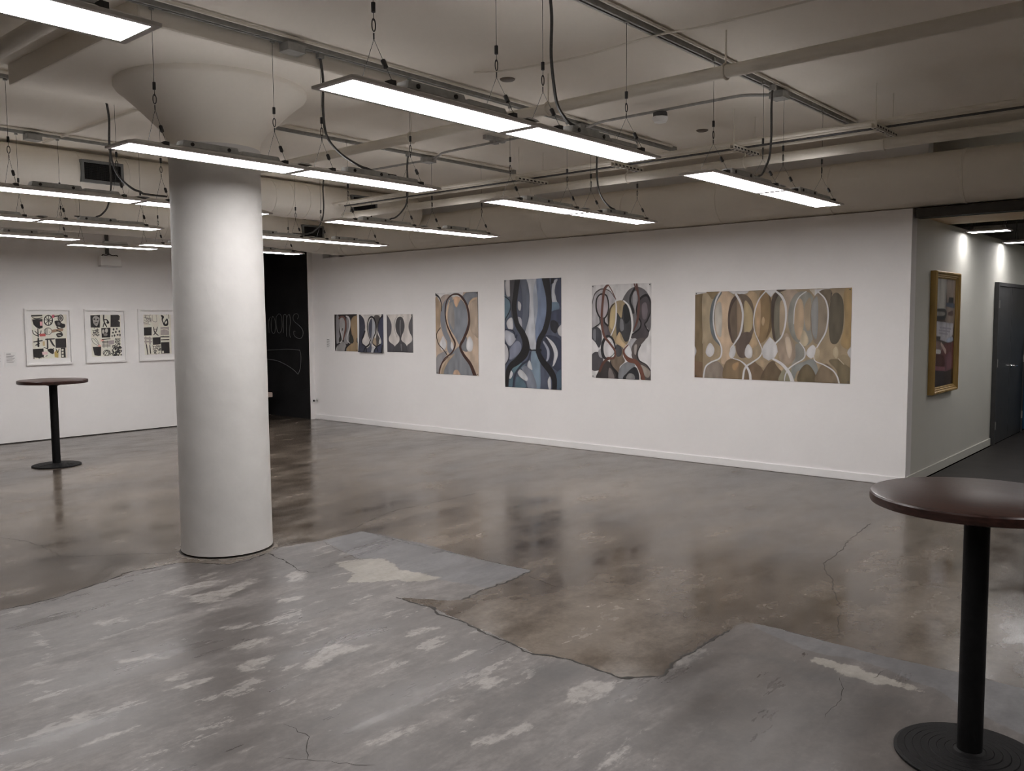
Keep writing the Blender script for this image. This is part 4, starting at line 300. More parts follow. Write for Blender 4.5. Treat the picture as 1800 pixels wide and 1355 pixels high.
# glass pane
m = bpy.data.materials.new('picture_glass'); m.use_nodes = True; nt = NT(m); nt.n.clear()
fr = nt.add('ShaderNodeFresnel', i_IOR=1.35); tr = nt.add('ShaderNodeBsdfTransparent'); gl = nt.add('ShaderNodeBsdfGlossy', i_Roughness=.02)
mx = nt.add('ShaderNodeMixShader'); out = nt.add('ShaderNodeOutputMaterial')
ge = nt.add('ShaderNodeNewGeometry'); iv = nt.add('ShaderNodeMath', operation='SUBTRACT'); iv.inputs[0].default_value = 1; nt.link(ge.outputs['Backfacing'], iv.inputs[1])
mu = nt.add('ShaderNodeMath', operation='MULTIPLY'); nt.link(fr.outputs[0], mu.inputs[0]); nt.link(iv.outputs[0], mu.inputs[1])
nt.link(mu.outputs[0], mx.inputs[0]); nt.link(tr.outputs[0], mx.inputs[1]); nt.link(gl.outputs[0], mx.inputs[2]); nt.link(mx.outputs[0], out.inputs[0]); M['glass'] = m
# dark mahogany table top
m = bpy.data.materials.new('mahogany_laminate'); m.use_nodes = True; nt = NT(m); b = nt.n['Principled BSDF']
tc = nt.add('ShaderNodeTexCoord'); mp = nt.add('ShaderNodeMapping'); mp.inputs['Scale'].default_value = (2.2, 60, 60); mp.inputs['Rotation'].default_value = (0, 0, math.radians(-38))
nt.link(tc.outputs['Object'], mp.inputs['Vector']); no = nt.add('ShaderNodeTexNoise', i_Scale=1.6, i_Detail=7.0); nt.link(mp.outputs[0], no.inputs['Vector'])
rp = nt.add('ShaderNodeValToRGB'); e = rp.color_ramp.elements; e[0].position = .32; e[1].position = .7; e[0].color = (.015, .0068, .0056, 1); e[1].color = (.056, .0235, .0185, 1)
nt.link(no.outputs['Fac'], rp.inputs['Fac']); nt.link(rp.outputs[0], b.inputs['Base Color'])
mr = nt.add('ShaderNodeMapRange', i_To_Min=.26, i_To_Max=.36); nt.link(no.outputs['Fac'], mr.inputs['Value']); nt.link(mr.outputs[0], b.inputs['Roughness'])
bp = nt.add('ShaderNodeBump', i_Strength=.06, i_Distance=.004); nt.link(no.outputs['Fac'], bp.inputs['Height']); nt.link(bp.outputs[0], b.inputs['Normal'])
M['wood'] = m

# concrete floor: zones come from vertex attributes (signed distances, metres) roughened by noise
def floor_material():
    m = bpy.data.materials.new('worn_concrete'); m.use_nodes = True; nt = NT(m); b = nt.n['Principled BSDF']
    tc = nt.add('ShaderNodeTexCoord')
    def noise(scale, detail=6.0, rough=.6, st=(1, 1, 1), dist=0.0):
        mp = nt.add('ShaderNodeMapping'); mp.inputs['Scale'].default_value = st; nt.link(tc.outputs['Object'], mp.inputs['Vector'])
        n = nt.add('ShaderNodeTexNoise', i_Scale=scale, i_Detail=detail, i_Roughness=rough, i_Distortion=dist); nt.link(mp.outputs[0], n.inputs['Vector']); return n.outputs['Fac']
    def ramp(f, stops):
        r = nt.add('ShaderNodeValToRGB'); el = r.color_ramp.elements
        while len(el) < len(stops): el.new(.5)
        for e, (p, c) in zip(el, stops): e.position = p; e.color = (*c, 1)
        nt.link(f, r.inputs['Fac']); return r.outputs[0]
    def math_(op, a, b_, clamp=False):
        n = nt.add('ShaderNodeMath', operation=op); n.use_clamp = clamp
        for i, x in enumerate((a, b_)):
            if isinstance(x, (int, float)): n.inputs[i].default_value = x
            else: nt.link(x, n.inputs[i])
        return n.outputs[0]
    def mask(attr, amp, soft, nz, off=0.0):
        a = nt.add('ShaderNodeAttribute', attribute_name=attr)
        v = math_('ADD', a.outputs['Fac'], math_('MULTIPLY', math_('SUBTRACT', nz, .5), amp))
        mr = nt.add('ShaderNodeMapRange'); mr.inputs['From Min'].default_value = -soft+off; mr.inputs['From Max'].default_value = soft+off
        nt.link(v, mr.inputs['Value']); return mr.outputs[0]
    def mix(f, a, b_):
        n = nt.add('ShaderNodeMix', data_type='RGBA')
        if isinstance(f, (int, float)): n.inputs[0].default_value = f
        else: nt.link(f, n.inputs[0])
        for i, x in ((6, a), (7, b_)):
            if isinstance(x, tuple): n.inputs[i].default_value = (*x, 1)
            else: nt.link(x, n.inputs[i])
        return n.outputs[2]
    big = noise(.9, 5, .55, (1, .55, 1)); mid = noise(3.2, 7, .62, (1, .5, 1)); fine = noise(38, 4, .7); streak = noise(2.2, 8, .64, (1.5, .30, 1), .12); edge = noise(9, 5, .65); speck = noise(150, 2, .5); sedge = noise(8, 10, .74, (1.5, .55, 1)); mott = noise(15, 6, .7, (1, .7, 1)); hole = noise(24, 5, .65, (1, .6, 1.4))
    brown = ramp(math_('ADD', math_('MULTIPLY', big, .6), math_('MULTIPLY', mid, .4)), [(.38, (.036, .028, .022)), (.48, (.076, .061, .048)), (.60, (.140, .116, .093))])
    grey = ramp(math_('ADD', math_('MULTIPLY', streak, .5), math_('ADD', math_('MULTIPLY', mid, .25), math_('MULTIPLY', sedge, .25))), [(.36, (.050, .044, .041)), (.5, (.088, .078, .073)), (.64, (.140, .126, .119))])
    sc1 = nt.add('ShaderNodeMapRange'); sc1.inputs['From Min'].default_value = .50; sc1.inputs['From Max'].default_value = .63
    nt.link(math_('ADD', math_('MULTIPLY', streak, .6), math_('MULTIPLY', sedge, .4)), sc1.inputs['Value'])
    grey = mix(math_('MULTIPLY', sc1.outputs[0], .6), grey, (.20, .186, .178))
    sc2 = nt.add('ShaderNodeMapRange'); sc2.inputs['From Min'].default_value = .572; sc2.inputs['From Max'].default_value = .584
    nt.link(math_('ADD', math_('MULTIPLY', noise(2.9, 9, .68, (1.4, .42, 1.3), .1), .6), math_('MULTIPLY', sedge, .4)), sc2.inputs['Value'])
    grey = mix(math_('MULTIPLY', sc2.outputs[0], .7), grey, (.245, .23, .217))
    sc3 = nt.add('ShaderNodeMapRange'); sc3.inputs['From Min'].default_value = .43; sc3.inputs['From Max'].default_value = .36
    nt.link(noise(1.7, 8, .66, (1.2, .5, 2.1), .1), sc3.inputs['Value'])
    grey = mix(math_('MULTIPLY', sc3.outputs[0], .55), grey, (.05, .045, .043))
    mscuff = mask('scuff', .34, .012, math_('ADD', math_('MULTIPLY', sedge, .6), math_('MULTIPLY', streak, .4)), .012)
    hl = nt.add('ShaderNodeMapRange', i_To_Min=.35, i_To_Max=1.0); hl.inputs['From Min'].default_value = .40; hl.inputs['From Max'].default_value = .52; nt.link(hole, hl.inputs['Value'])
    mscuff = math_('MULTIPLY', mscuff, hl.outputs[0])
    grey0 = grey
    mdark = mask('dark', .22, .05, edge, .0)
    grey = mix(math_('MULTIPLY', mscuff, .85), grey0, (.27, .253, .237))
    mg = mask('grey', .07, .008, edge); mb = mask('blue', .05, .004, sedge); mt = mask('tan', .16, .006, sedge)
    grey = mix(math_('MULTIPLY', mask('umber', .3, .12, edge), .72), grey, ramp(mid, [(.38, (.048, .041, .037)), (.62, (.095, .083, .075))]))
    col = mix(mg, brown, grey)
    bl = ramp(mid, [(.35, (.080, .078, .081)), (.65, (.122, .120, .124))])
    col = mix(mb, col, bl); col = mix(mt, col, ramp(mid, [(.35, (.20, .185, .16)), (.65, (.28, .262, .235))]))
    col = mix(math_('MULTIPLY', mdark, .6), col, (.05, .048, .047))
    fm = nt.add('ShaderNodeMapRange', i_To_Min=.62, i_To_Max=1.38); fm.inputs['From Min'].default_value = .2; fm.inputs['From Max'].default_value = .8; nt.link(math_('ADD', math_('MULTIPLY', fine, .45), math_('MULTIPLY', mott, .55)), fm.inputs['Value'])
    hs = nt.add('ShaderNodeHueSaturation'); nt.link(col, hs.inputs['Color']); nt.link(fm.outputs[0], hs.inputs['Value'])
    sp = nt.add('ShaderNodeMapRange'); sp.inputs['From Min'].default_value = .745; sp.inputs['From Max'].default_value = .77; nt.link(speck, sp.inputs['Value'])
    col = mix(math_('MULTIPLY', sp.outputs[0], .35), hs.outputs[0], (.5, .48, .45))
    nt.link(col, b.inputs['Base Color'])
    rb = nt.add('ShaderNodeMapRange', i_To_Min=.09, i_To_Max=.30); rb.inputs['From Min'].default_value = .3; rb.inputs['From Max'].default_value = .7; nt.link(mid, rb.inputs['Value'])
    rg = nt.add('ShaderNodeMapRange', i_To_Min=.22, i_To_Max=.50); rg.inputs['From Min'].default_value = .32; rg.inputs['From Max'].default_value = .66; nt.link(streak, rg.inputs['Value'])
    rr = nt.add('ShaderNodeMix', data_type='FLOAT'); nt.link(mg, rr.inputs[0]); nt.link(rb.outputs[0], rr.inputs[2]); nt.link(rg.outputs[0], rr.inputs[3])
    nt.link(rr.outputs[0], b.inputs['Roughness']); b.inputs['Specular IOR Level'].default_value = .42
    bp = nt.add('ShaderNodeBump', i_Strength=.16, i_Distance=.01)
    nt.link(math_('ADD', noise(3.5, 2, .5, (1, .6, 1)), math_('MULTIPLY', fine, .03)), bp.inputs['Height']); nt.link(bp.outputs[0], b.inputs['Normal'])
    return m
M['floor'] = floor_material()
M['crack'] = mat('crack_dirt', (.028, .025, .022), .9, var=.3, scale=30)
M['rubble'] = mat('crumbled_plaster', (.17, .15, .13), .9, var=.3, scale=40)

# ------------------------------------------------------------------ key dimensions
YW, XL, XC, ZC = 8.77, -12.886, -2.532, 3.42
CX, CY = -5.654, 3.326

# ------------------------------------------------------------------ floor
def make_floor():
    fine = .04
    xs = np.unique(np.round(np.concatenate([np.arange(-14.6, -8, .4), np.arange(-8, .8, fine), np.arange(.8, 6.01, .4)]), 3))
    ys = np.unique(np.round(np.concatenate([np.arange(-5, -.6, .4), np.arange(-.6, 6.4, fine), np.arange(6.4, YW+.3, .3)]), 3))
    X, Y = np.meshgrid(xs, ys); H, W = X.shape
    z = np.zeros(X.size)
    i = np.arange(H*W).reshape(H, W); q = np.stack([i[:-1, :-1], i[:-1, 1:], i[1:, 1:], i[1:, :-1]], -1).reshape(-1, 4)
    verts = np.stack([X.ravel(), Y.ravel(), z], 1)
    nv = len(verts); extra_v = []; extra_f = []; fm = []
    # cracks: narrow jagged ribbons lying just on the slab
    for wd, L in DATA['floor']['cracks']:
        P = np.array(L).reshape(-1, 2)
        seg = [P[0]]
        for a, b in zip(P[:-1], P[1:]):
            n = max(2, int(np.hypot(*(b-a))/.03)); d = (b-a)/max(np.hypot(*(b-a)), 1e-6); nn = np.array([-d[1], d[0]])
            for k in range(1, n+1):
                p = a+(b-a)*k/n
                if k < n: p = p+nn*rng.normal(0, .006)
                seg.append(p)
        seg = np.array(seg); m = len(seg); t = np.gradient(seg, axis=0); t /= np.maximum(np.hypot(t[:, 0], t[:, 1]), 1e-6)[:, None]; nn = np.stack([-t[:, 1], t[:, 0]], 1)
        w = wd*(.35+.9*rng.random(m))*.5; w[0] = w[-1] = wd*.1
        if wd > .005: w = w*np.where(rng.random(m) > .88, 2.4, 1)
        o = nv+len(extra_v)
        for p, n_, ww in zip(seg, nn, w): extra_v += [(*(p+n_*ww), .0007), (*(p-n_*ww), .0007)]
        for k in range(m-1): extra_f.append((o+2*k, o+2*k+1, o+2*k+3, o+2*k+2)); fm.append(1)
    # crumbled ring around the foot of the column
    for (ra, rb, ms, a0, a1) in ((.318, .331, 1, -2.9, .9), (.331, .365, 2, -3.0, 1.2)):
        o = nv+len(extra_v); n = 70
        for k in range(n+1):
            a = a0+(a1-a0)*k/n; r2 = rb+rng.normal(0, .35*(rb-ra)) if rb > .33 else rb+rng.normal(0, .002)
            f = math.sin(PI*min(1, max(0, k/n)))**.3
            for r in (ra, ra+(r2-ra)*f): extra_v.append((CX+r*math.cos(a), CY+r*math.sin(a), .0008 if ms == 1 else .0006))
        for k in range(n): extra_f.append((o+2*k, o+2*k+1, o+2*k+3, o+2*k+2)); fm.append(ms)
    allv = np.concatenate([verts, np.array(extra_v)])
    me = bpy.data.meshes.new('floor'); me.from_pydata(allv.tolist(), [], q.tolist()+extra_f)
    me.materials.append(M['floor']); me.materials.append(M['crack']); me.materials.append(M['rubble'])
    me.polygons.foreach_set('material_index', [0]*len(q)+fm)
    for key in ('grey', 'blue', 'tan', 'scuff', 'dark', 'umber'):
        s = np.full(X.shape, -.5)
        for L in DATA['floor'][key]:
            P = np.array(L).reshape(-1, 2); d = segdist(P, X, Y); s = np.maximum(s, np.where(inside(P, X, Y), d, -d))
        at = me.attributes.new(key, 'FLOAT', 'POINT')
        at.data.foreach_set('value', np.concatenate([np.clip(s, -.5, .5).ravel(), np.full(len(extra_v), -.5)]).astype(np.float32))
    me.update(); o = bpy.data.objects.new('floor', me); COL.objects.link(o); return struct(o)
make_floor()
struct(MB().box((-2.5, YW+.28, -.02), (1.5, 19, .001)).build('floor_corridor', M['carpet']))

# ------------------------------------------------------------------ room shell
def shell():
    mb = MB().box((-14.6, -5, ZC), (6, 19, ZC+.12))
    mb.box((-6.58, CY-1.0, 3.28), (-4.69, CY+.98, ZC+.01))            # drop panel over the column
    struct(mb.build('ceiling', M['ceil'], bevel=.012))
    struct(MB().box((-12.0, YW, 0), (XC, YW+.16, 2.678)).build('wall_back', M['wall']))
    struct(MB().box((-12.0, YW, 2.678), (-11.69, YW+.16, ZC)).box((-11.70, 8.915, 2.6785), (-11.45, 9.0, ZC)).build('wall_back_end', M['wall']))
    struct(MB().box((-12.0, YW+.325, 2.684), (-2.495, YW+.48, ZC)).build('wall_back_upper', M['wall']))
    # black painted wall with chalk writing and its short white return
    mb = MB().box((-14.6, 8.68, 0), (-12.005, 8.84, ZC))
    mb.slot(1).box((-12.005, 8.68, 0), (-11.99, YW, ZC)).slot(2)
    for L in DATA['chalk']:
        P = catmull(np.array(L).reshape(-1, 2), False, 6)
        mb.tube([(x, 8.679, z) for x, z in P], .0055, n=5)
    struct(mb.build('wall_chalkboard', [M['black_wall'], M['wall'], M['chalk']]))
    struct(MB().box((XL-.15, -5, 0), (XL, 7.55, ZC)).build('wall_left', M['wall']))
    struct(MB().box((-14.75, -5, 0), (-14.6, 8.84, ZC)).build('wall_washroom', M['wall']))
    struct(MB().box((-14.6, -5.15, 0), (6.15, -5, ZC)).build('wall_front', M['wall']))
    struct(MB().box((6, -5, 0), (6.15, YW+.16, ZC)).build('wall_right', M['wall']))
    struct(MB().box((-.1, YW, 0), (6, YW+.16, 2.676)).build('wall_back_right', M['wall']))
    struct(MB().box((XC-.12, YW+.16, 0), (XC, 19, 2.625)).build('wall_corridor', M['corr']))
    struct(MB().box((XC, 19, 0), (1.5, 19.15, ZC)).build('wall_corridor_end', M['corr']))
    struct(MB().box((-14.6, 19, 0), (XC, 19.15, ZC)).build('wall_beyond', M['wall']))
    struct(MB().box((1.5, YW+.16, 0), (1.62, 19, 2.68)).build('wall_corridor_right', M['corr']))
    # header beam over the corridor opening, soffit behind it tinted as warm-lit
    struct(MB().box((XC+.03, YW+.0, 2.585), (-.1, YW+.16, 2.672)).build('trim_1', M['beam']))  # front face coloured dark to carry its shade
    struct(MB().box((XC+.001, YW+.17, 2.622), (-1.7, 10.03, 2.70)).build('trim_2', M['tan']))  # colour imitates a warm glow on the underside
    def baseboard(name, lo, hi, m): return struct(MB().box(lo, hi).build(name, m, bevel=.006))
    baseboard('baseboard_back', (-11.99, YW-.014, 0), (XC, YW-.0005, .085), M['base'])
    baseboard('baseboard_corridor', (XC+.0005, YW+.02, 0), (XC+.014, 12.25, .095), M['corr'])
    struct(MB().box((XL+.0005, -5, 0), (XL+.006, 7.55, .012)).build('gap_strip_left', M['darkgap']))  # dark strip stands in for the gap under the left wall
shell()

# column with flared capital (one cast body)
prof = [(.321, .012), (.3205, .03)]
for z in np.linspace(.2, 2.86, 16): prof.append((.3205-.011*(z/2.86)+random.uniform(-.0015, .0015), float(z)))
prof += [(.313, 2.90), (.325, 2.935), (.36, 2.985), (.44, 3.065), (.54, 3.16), (.605, 3.215), (.635, 3.238), (.645, 3.255), (.645, 3.281)]
mbc = MB().lathe([q for q in prof if q[1] < 2.88], n=96)
mbc.slot(1).lathe([q for q in prof if q[1] > 2.84], n=96)
o = struct(mbc.build('column', [M['column'], M['ceil']], loc=(CX, CY, 0), sharp=60))

# doors of the corridor wall
def door():
    mb = MB()
    x0 = XC+.0005
    mb.box((x0, 12.25, 0), (x0+.05, 12.30, 2.075)); mb.box((x0, 13.96, 0), (x0+.05, 14.01, 2.075)); mb.box((x0, 12.30, 2.03), (x0+.05, 13.96, 2.075))
    d = mb.build('door_1', M['door']); struct(d)
    for ya, yb in ((12.303, 13.075), (13.09, 13.957)):
        MB().box((x0, ya, .012), (x0+.038, yb, 2.027)).build('door_leaf', M['door'], d)
    h = MB(); h.tube([(x0+.038, 13.16, .98), (x0+.09, 13.16, .98)], .012, 10); h.tube([(x0+.09, 13.15, .98), (x0+.09, 13.29, .975)], .011, 10)
    h.lathe([(.028, -.001), (.028, .008)], n=20); h2 = h.build('door_handle', M['chrome'], d); h2['label'] = 'chrome lever handle'
    # move rosette into place
    me = h2.data; n = len(me.vertices)
    for v in list(me.vertices)[n-40:]:
        x, y, z = v.co; v.co = (x0+.038+z, 13.16+y, .98+x)
    for y, zs in ((12.302, (.25, 1.05, 1.8)), (13.958, (.25, 1.05, 1.8))):
        for z in zs: MB().tube([(x0+.045, y, z-.05), (x0+.045, y, z+.05)], .012, 8).build('hinge', M['galv'], d)
door()
bp_ = MB().box((XC+.02, 14.08, .03), (XC+.75, 14.12, 1.60)); pnl = bp_.build('divider_panel', M['blue'], bevel=.008)
tag(pnl, 'blue divider panel standing past the dark double doors', 'panel')
for x in (XC+.12, XC+.62): MB().box((x, 13.98, 0), (x+.05, 14.22, .03)).build('foot', M['iron'], pnl)

# ------------------------------------------------------------------ hanging LED lights
LW, PL = .212, 1.104        # lit width, lit length of one panel
def light_proto():
    e = empty('pendant_light', (0, 0, 0), 'x', 'light')
    for yc in (-.58, .58):
        MB().box((-.13, yc-.578, 0), (.13, yc+.578, .012)).frustum((-.13, yc-.578, .012), (.13, yc+.578, .034), .05, .07).build('housing', M['housing'], e)
        MB().box((-LW/2, yc-PL/2, -.0005), (LW/2, yc+PL/2, 0)).build('diffuser', M['led'], e)
        MB().box((-.068, yc-.45, .0342), (-.012, yc+.45, .0352)).build('added_uplight_strip', M['up'], e)  # added upward glow strip that brightens the ceiling
        d = MB().frustum((.0, yc-.24, .034), (.085, yc+.12, .07), .006, .012); d.frustum((.0, yc+.13, .034), (.085, yc+.40, .058), .006, .01)
        for q in (-.18, .05): d.slot(1).tube([(.083, yc+q, .05), (.088, yc+q, .05)], .011, 8).slot(0)
        d.build('driver_box', [M['driver'], M['cable']], e)
    # junction clip between the two panels
    MB().frustum((-.06, -.05, .034), (.10, .05, .045), .01, .02).build('joining_plate', M['driver'], e)
    for y in (-.93, -.16, .20, .98):
        mb = MB(); mb.tube([(0, y, .30), (0, y, .776)], .0014, 5)
        mb.tube([(-.112, y, .03), (0, y, .225), (.112, y, .03)], .0013, 5)
        mb.tube([(0, y, .225), (0, y, .25)], .0032, 5)
        for sx in (-1, 1): mb.box((sx*.10-.02, y-.014, .012), (sx*.10+.02, y+.014, .037))
        s = mb.build('suspension_cable', M['wire'], e)
        a = [ (0, y+.010*math.sin(t), .283+.026*math.cos(t)) for t in np.linspace(0, 2*PI, 14, endpoint=False)]
        MB().tube(a, .0026, 6, closed=True).build('chain_link', M['wire'], s)
        g = MB().tube([(0, y, .335), (0, y, .375)], .009, 8); g.build('cable_grip', M['cable'], s)
        MB().tube([(.055, y, .128), (.072, y, .097)], .0105, 8).build('cable_grip', M['cable'], s)
        MB().tube([(0, y, .765), (0, y, .79)], [.016, .010], 8).build('strut_clip', M['galv'], s)
    return e
PROTO = light_proto()
def cord(e, ys, yd):
    """flexible conduit from the strut at y = ys down to a driver box at y = yd (local)"""
    sgn = 1 if yd > ys else -1; L = abs(yd-ys)
    p = [(.01, ys, .77), (.012, ys+.02*sgn, .62), (.012, ys+.015*sgn, .42), (.012, ys+.04*sgn, .26), (.015, ys+min(.14, L*.35)*sgn, .165), (.03, ys+min(.30, L*.65)*sgn, .10), (.04, ys+L*.85*sgn, .082), (.04, yd, .068), (.04, yd+.18*sgn, .066)]
    c = MB().tube([tuple(q) for q in catmull(p, False, 6)], .0085, 7).build('power_cord', M['cord'], e)
    MB().box((-.012, ys-.02, .745), (.032, ys+.02, .785)).build('cord_clamp', M['galv'], c)
LIGHTS = [  # x, y centre, cord start, cord end, label
 (-2.855, 3.36, 3.60, 3.80, 'largest full twin-panel hanging light, in front of the smoke detector'),
 (-2.835, 6.30, 6.27, 5.95, 'twin-panel hanging light nearest the corridor corner, above the wide tan painting'),
 (-4.685, 3.33, 3.52, 3.95, 'twin-panel hanging light directly in front of the flared white column head'),
 (-4.685, 6.34, 6.60, 6.90, 'twin-panel hanging light just beneath the long pipe bundle, above the blue-black painting'),
 (-6.75, 6.31, 6.17, 5.85, 'twin-panel hanging light below the air grille to the right of the column'),
 (-6.79, 3.31, 3.08, 3.35, 'hanging light whose right end passes behind the column, below the large left grille'),
 (-8.65, 3.26, 3.96, 3.75, 'twin-panel hanging light ending left of the column, second below the large left grille'),
 (-10.35, 3.16, 2.9, 3.2, 'hanging light with only its right panel in view, above the left pair of wall cards'),
 (-10.42, 6.25, 6.0, 6.3, 'far hanging light crossing behind the column in front of the chalkboard wall'),
 (-8.55, 6.20, 6.45, 6.15, 'twin-panel hanging light right of the column, in front of the smallest air grille'),
 (.92, 3.4, 3.6, 3.8, 'unseen hanging light added right of the near bar table, level with it'),  # unseen, added to lift the light on the right side
 (-1.05, .25, .0, -.3, 'unseen hanging light added beside the camera, nearer than the glaring upper left one'),  # unseen fixture added to balance the lighting
 (.92, 6.4, 6.6, 6.8, 'unseen hanging light added in the rightmost row, nearest the corridor opening'),  # out of view, added as extra light for the right side
 (-2.85, .27, .1, -.3, 'hanging light at the upper left corner, its end panel glaring close to the camera'),
]
first = True
for (x, y, cs, ce, lab) in LIGHTS:
    o = PROTO if first else copy_tree(PROTO); first = False
    o.location = (x, y, 2.6); o['label'] = lab; o['group'] = 'hanging LED lights'
    cord_jobs = (o, cs-y, ce-y); o['_c'] = 0
    globals().setdefault('CJ', []).append(cord_jobs)
for o, a, b_ in CJ:
    del o['_c']; cord(o, a, b_)
# single short panel by the emergency unit
def short_light(loc, rot, L, label, hang):
    e = empty('pendant_light', loc, label, 'light', 'hanging LED lights'); e.rotation_euler[2] = rot
    MB().box((-.11, -L/2-.02, 0), (.11, L/2+.02, .012)).frustum((-.11, -L/2-.02, .012), (.11, L/2+.02, .034), .05, .07).build('housing', M['housing'], e)
    MB().box((-.1, -L/2, -.0005), (.1, L/2, 0)).build('diffuser', M['led'], e)
    MB().frustum((.0, -.15, .034), (.085, .15, .065), .006, .012).build('driver_box', M['driver'], e)
    for y in (-L*.38, L*.38):
        mb = MB().tube([(0, y, .22), (0, y, hang)], .0019, 5); mb.tube([(-.1, y, .03), (0, y, .225), (.1, y, .03)], .0017, 5)
        mb.build('suspension_cable', M['wire'], e)
    return e
sl = short_light((-11.0, 5.02, 2.6), 0, 1.05, 'short single-panel hanging light in front of the white emergency unit', .82)
cl1 = short_light((-2.275, 10.66, 2.575), PI/2, .38, 'nearer of the two small lights in the corridor, above the gold framed picture', .845)
cl2 = short_light((-2.0, 12.52, 2.575), PI/2, .95, 'farther of the two corridor lights, above the dark double doors', .845)
cl3 = short_light((-.9, 10.66, 2.575), PI/2, 1.05, 'unseen corridor light added for brightness, in line with the nearer one', .845)  # unseen, added to brighten the corridor
cl4 = short_light((-.9, 14.6, 2.575), PI/2, 1.05, 'unseen last corridor light added for brightness, past the double doors', .845)  # also out of view, extra corridor fill
cl3['group'] = cl4['group'] = 'corridor lights'
del cl1['group'], cl2['group']; cl1['group'] = cl2['group'] = 'corridor lights'
# ------------------------------------------------------------------ ceiling services
def strut(x, y0, y1, label, boxes=(), cond=(.045,)):
    mb = MB().box((x-.021, y0, 3.414), (x+.021, y1, ZC+.002)); mb.box((x-.021, y0, 3.378), (x-.017, y1, 3.414)); mb.box((x+.017, y0, 3.378), (x+.021, y1, 3.414))
    mb.box((x-.022, y0, 3.374), (x-.007, y1, 3.379)); mb.box((x+.007, y0, 3.374), (x+.022, y1, 3.379))
    o = tag(mb.build('ceiling_strut', M['galv']), label, 'ceiling strut', 'ceiling struts')
    for dx in cond:
        MB().tube([(x+dx, y0+.2, 3.402), (x+dx, y1-.15, 3.402)], .0105, 8).build('conduit', M['pipe'], o)
    for yb in boxes:
        b = MB().box((x-.05, yb-.065, 3.325), (x+.06, yb+.065, 3.376)); b.box((x-.053, yb-.068, 3.322), (x+.063, yb+.068, 3.328))
        b.build('junction_box', M['galv'], o, bevel=.004)
    return o
strut(-2.86, -3, 8.15, 'steel ceiling strut running above the largest light toward the corridor corner', (6.46,), (.05, -.06))
strut(-4.658, -3, 8.0, 'steel ceiling strut running along the edge of the column drop panel', (3.29, 6.33), (.05,))
strut(-6.77, -3, 7.9, 'steel ceiling strut behind the column, ending at the pipe bundle', (6.48,), (.05, .085))
strut(-8.60, -3, 8.4, 'steel ceiling strut just in front of the big round duct left of the column', (3.22,), (.05,))
def run(name, pts, r, m, label, cat, per=4, n=8, group=None):
    return tag(MB().tube([tuple(p) for p in catmull(pts, False, per)], r, n).build(name, m), label, cat, group)
c1 = run('conduit', [(-2.82, 6.44, 3.352), (-2.93, 6.38, 3.352), (-3.05, 6.285, 3.352), (-3.2, 6.265, 3.352), (-3.8, 6.265, 3.352), (-4.3, 6.265, 3.352), (-4.42, 6.28, 3.352), (-4.55, 6.33, 3.352), (-4.60, 6.34, 3.352)], .012, M['galv'], 'grey conduit carrying the smoke detector between two ceiling struts', 'conduit', group='ceiling conduits')
c2 = run('conduit', [(-4.72, 6.34, 3.352), (-4.8, 6.33, 3.352), (-5.0, 6.28, 3.352), (-5.6, 6.28, 3.352), (-6.3, 6.30, 3.352), (-6.5, 6.38, 3.352), (-6.68, 6.47, 3.352)], .012, M['galv'], 'grey conduit with a channel bracket between the second and third strut', 'conduit', group='ceiling conduits')
MB().box((-5.66, 6.14, 3.364), (-5.62, 6.42, 3.405)).box((-5.665, 6.24, 3.335), (-5.615, 6.32, 3.366)).build('channel_bracket', M['galv'], c2)
run('conduit', [(-6.86, 6.48, 3.352), (-7.2, 6.47, 3.352), (-7.9, 6.46, 3.352), (-8.5, 6.46, 3.352)], .012, M['galv'], 'grey conduit running left from the third strut above the lights', 'conduit', group='ceiling conduits')
run('conduit', [(-6.60, 3.47, 3.395), (-7.4, 3.47, 3.395), (-9.0, 3.47, 3.395)], .013, M['pipe'], 'thin cream conduit from the drop panel left to the duct', 'conduit', group='ceiling conduits')
run('conduit', [(-4.30, 4.58, 3.405), (-4.05, 4.64, 3.385), (-3.45, 4.70, 3.372), (-2.86, 4.645, 3.365), (-2.4, 4.72, 3.37), (-1.0, 4.80, 3.40)], .007, M['pipe'], 'thin sagging cable crossing the ceiling in front of the sprinkler pipe', 'cable', per=6)
# smoke detector
e = empty('smoke_detector', (-3.79, 6.265, 3.30), 'smoke detector on a dark box hung from the ceiling conduit', 'smoke detector')
MB().lathe([(.058, 0), (.060, .005), (.060, .033), (.055, .039)], n=8).build('mounting_box', M['cord'], e)
MB().lathe([(.02, -.050), (.05, -.042), (.062, -.018), (.064, .0)], n=32).build('detector_head', M['box_w'], e)
for (x, y, lab) in ((-4.27, 4.907, 'round bronze cover plate on the ceiling behind the largest hanging light'), (-4.05, 7.45, 'round bronze cover plate on the ceiling just before the pipe bundle')):
    tag(MB().lathe([(.045, -.012), (.055, -.006), (.057, 0)], n=28).build('cover_plate', M['plate'], loc=(x, y, ZC)), lab, 'ceiling plate', 'ceiling cover plates')
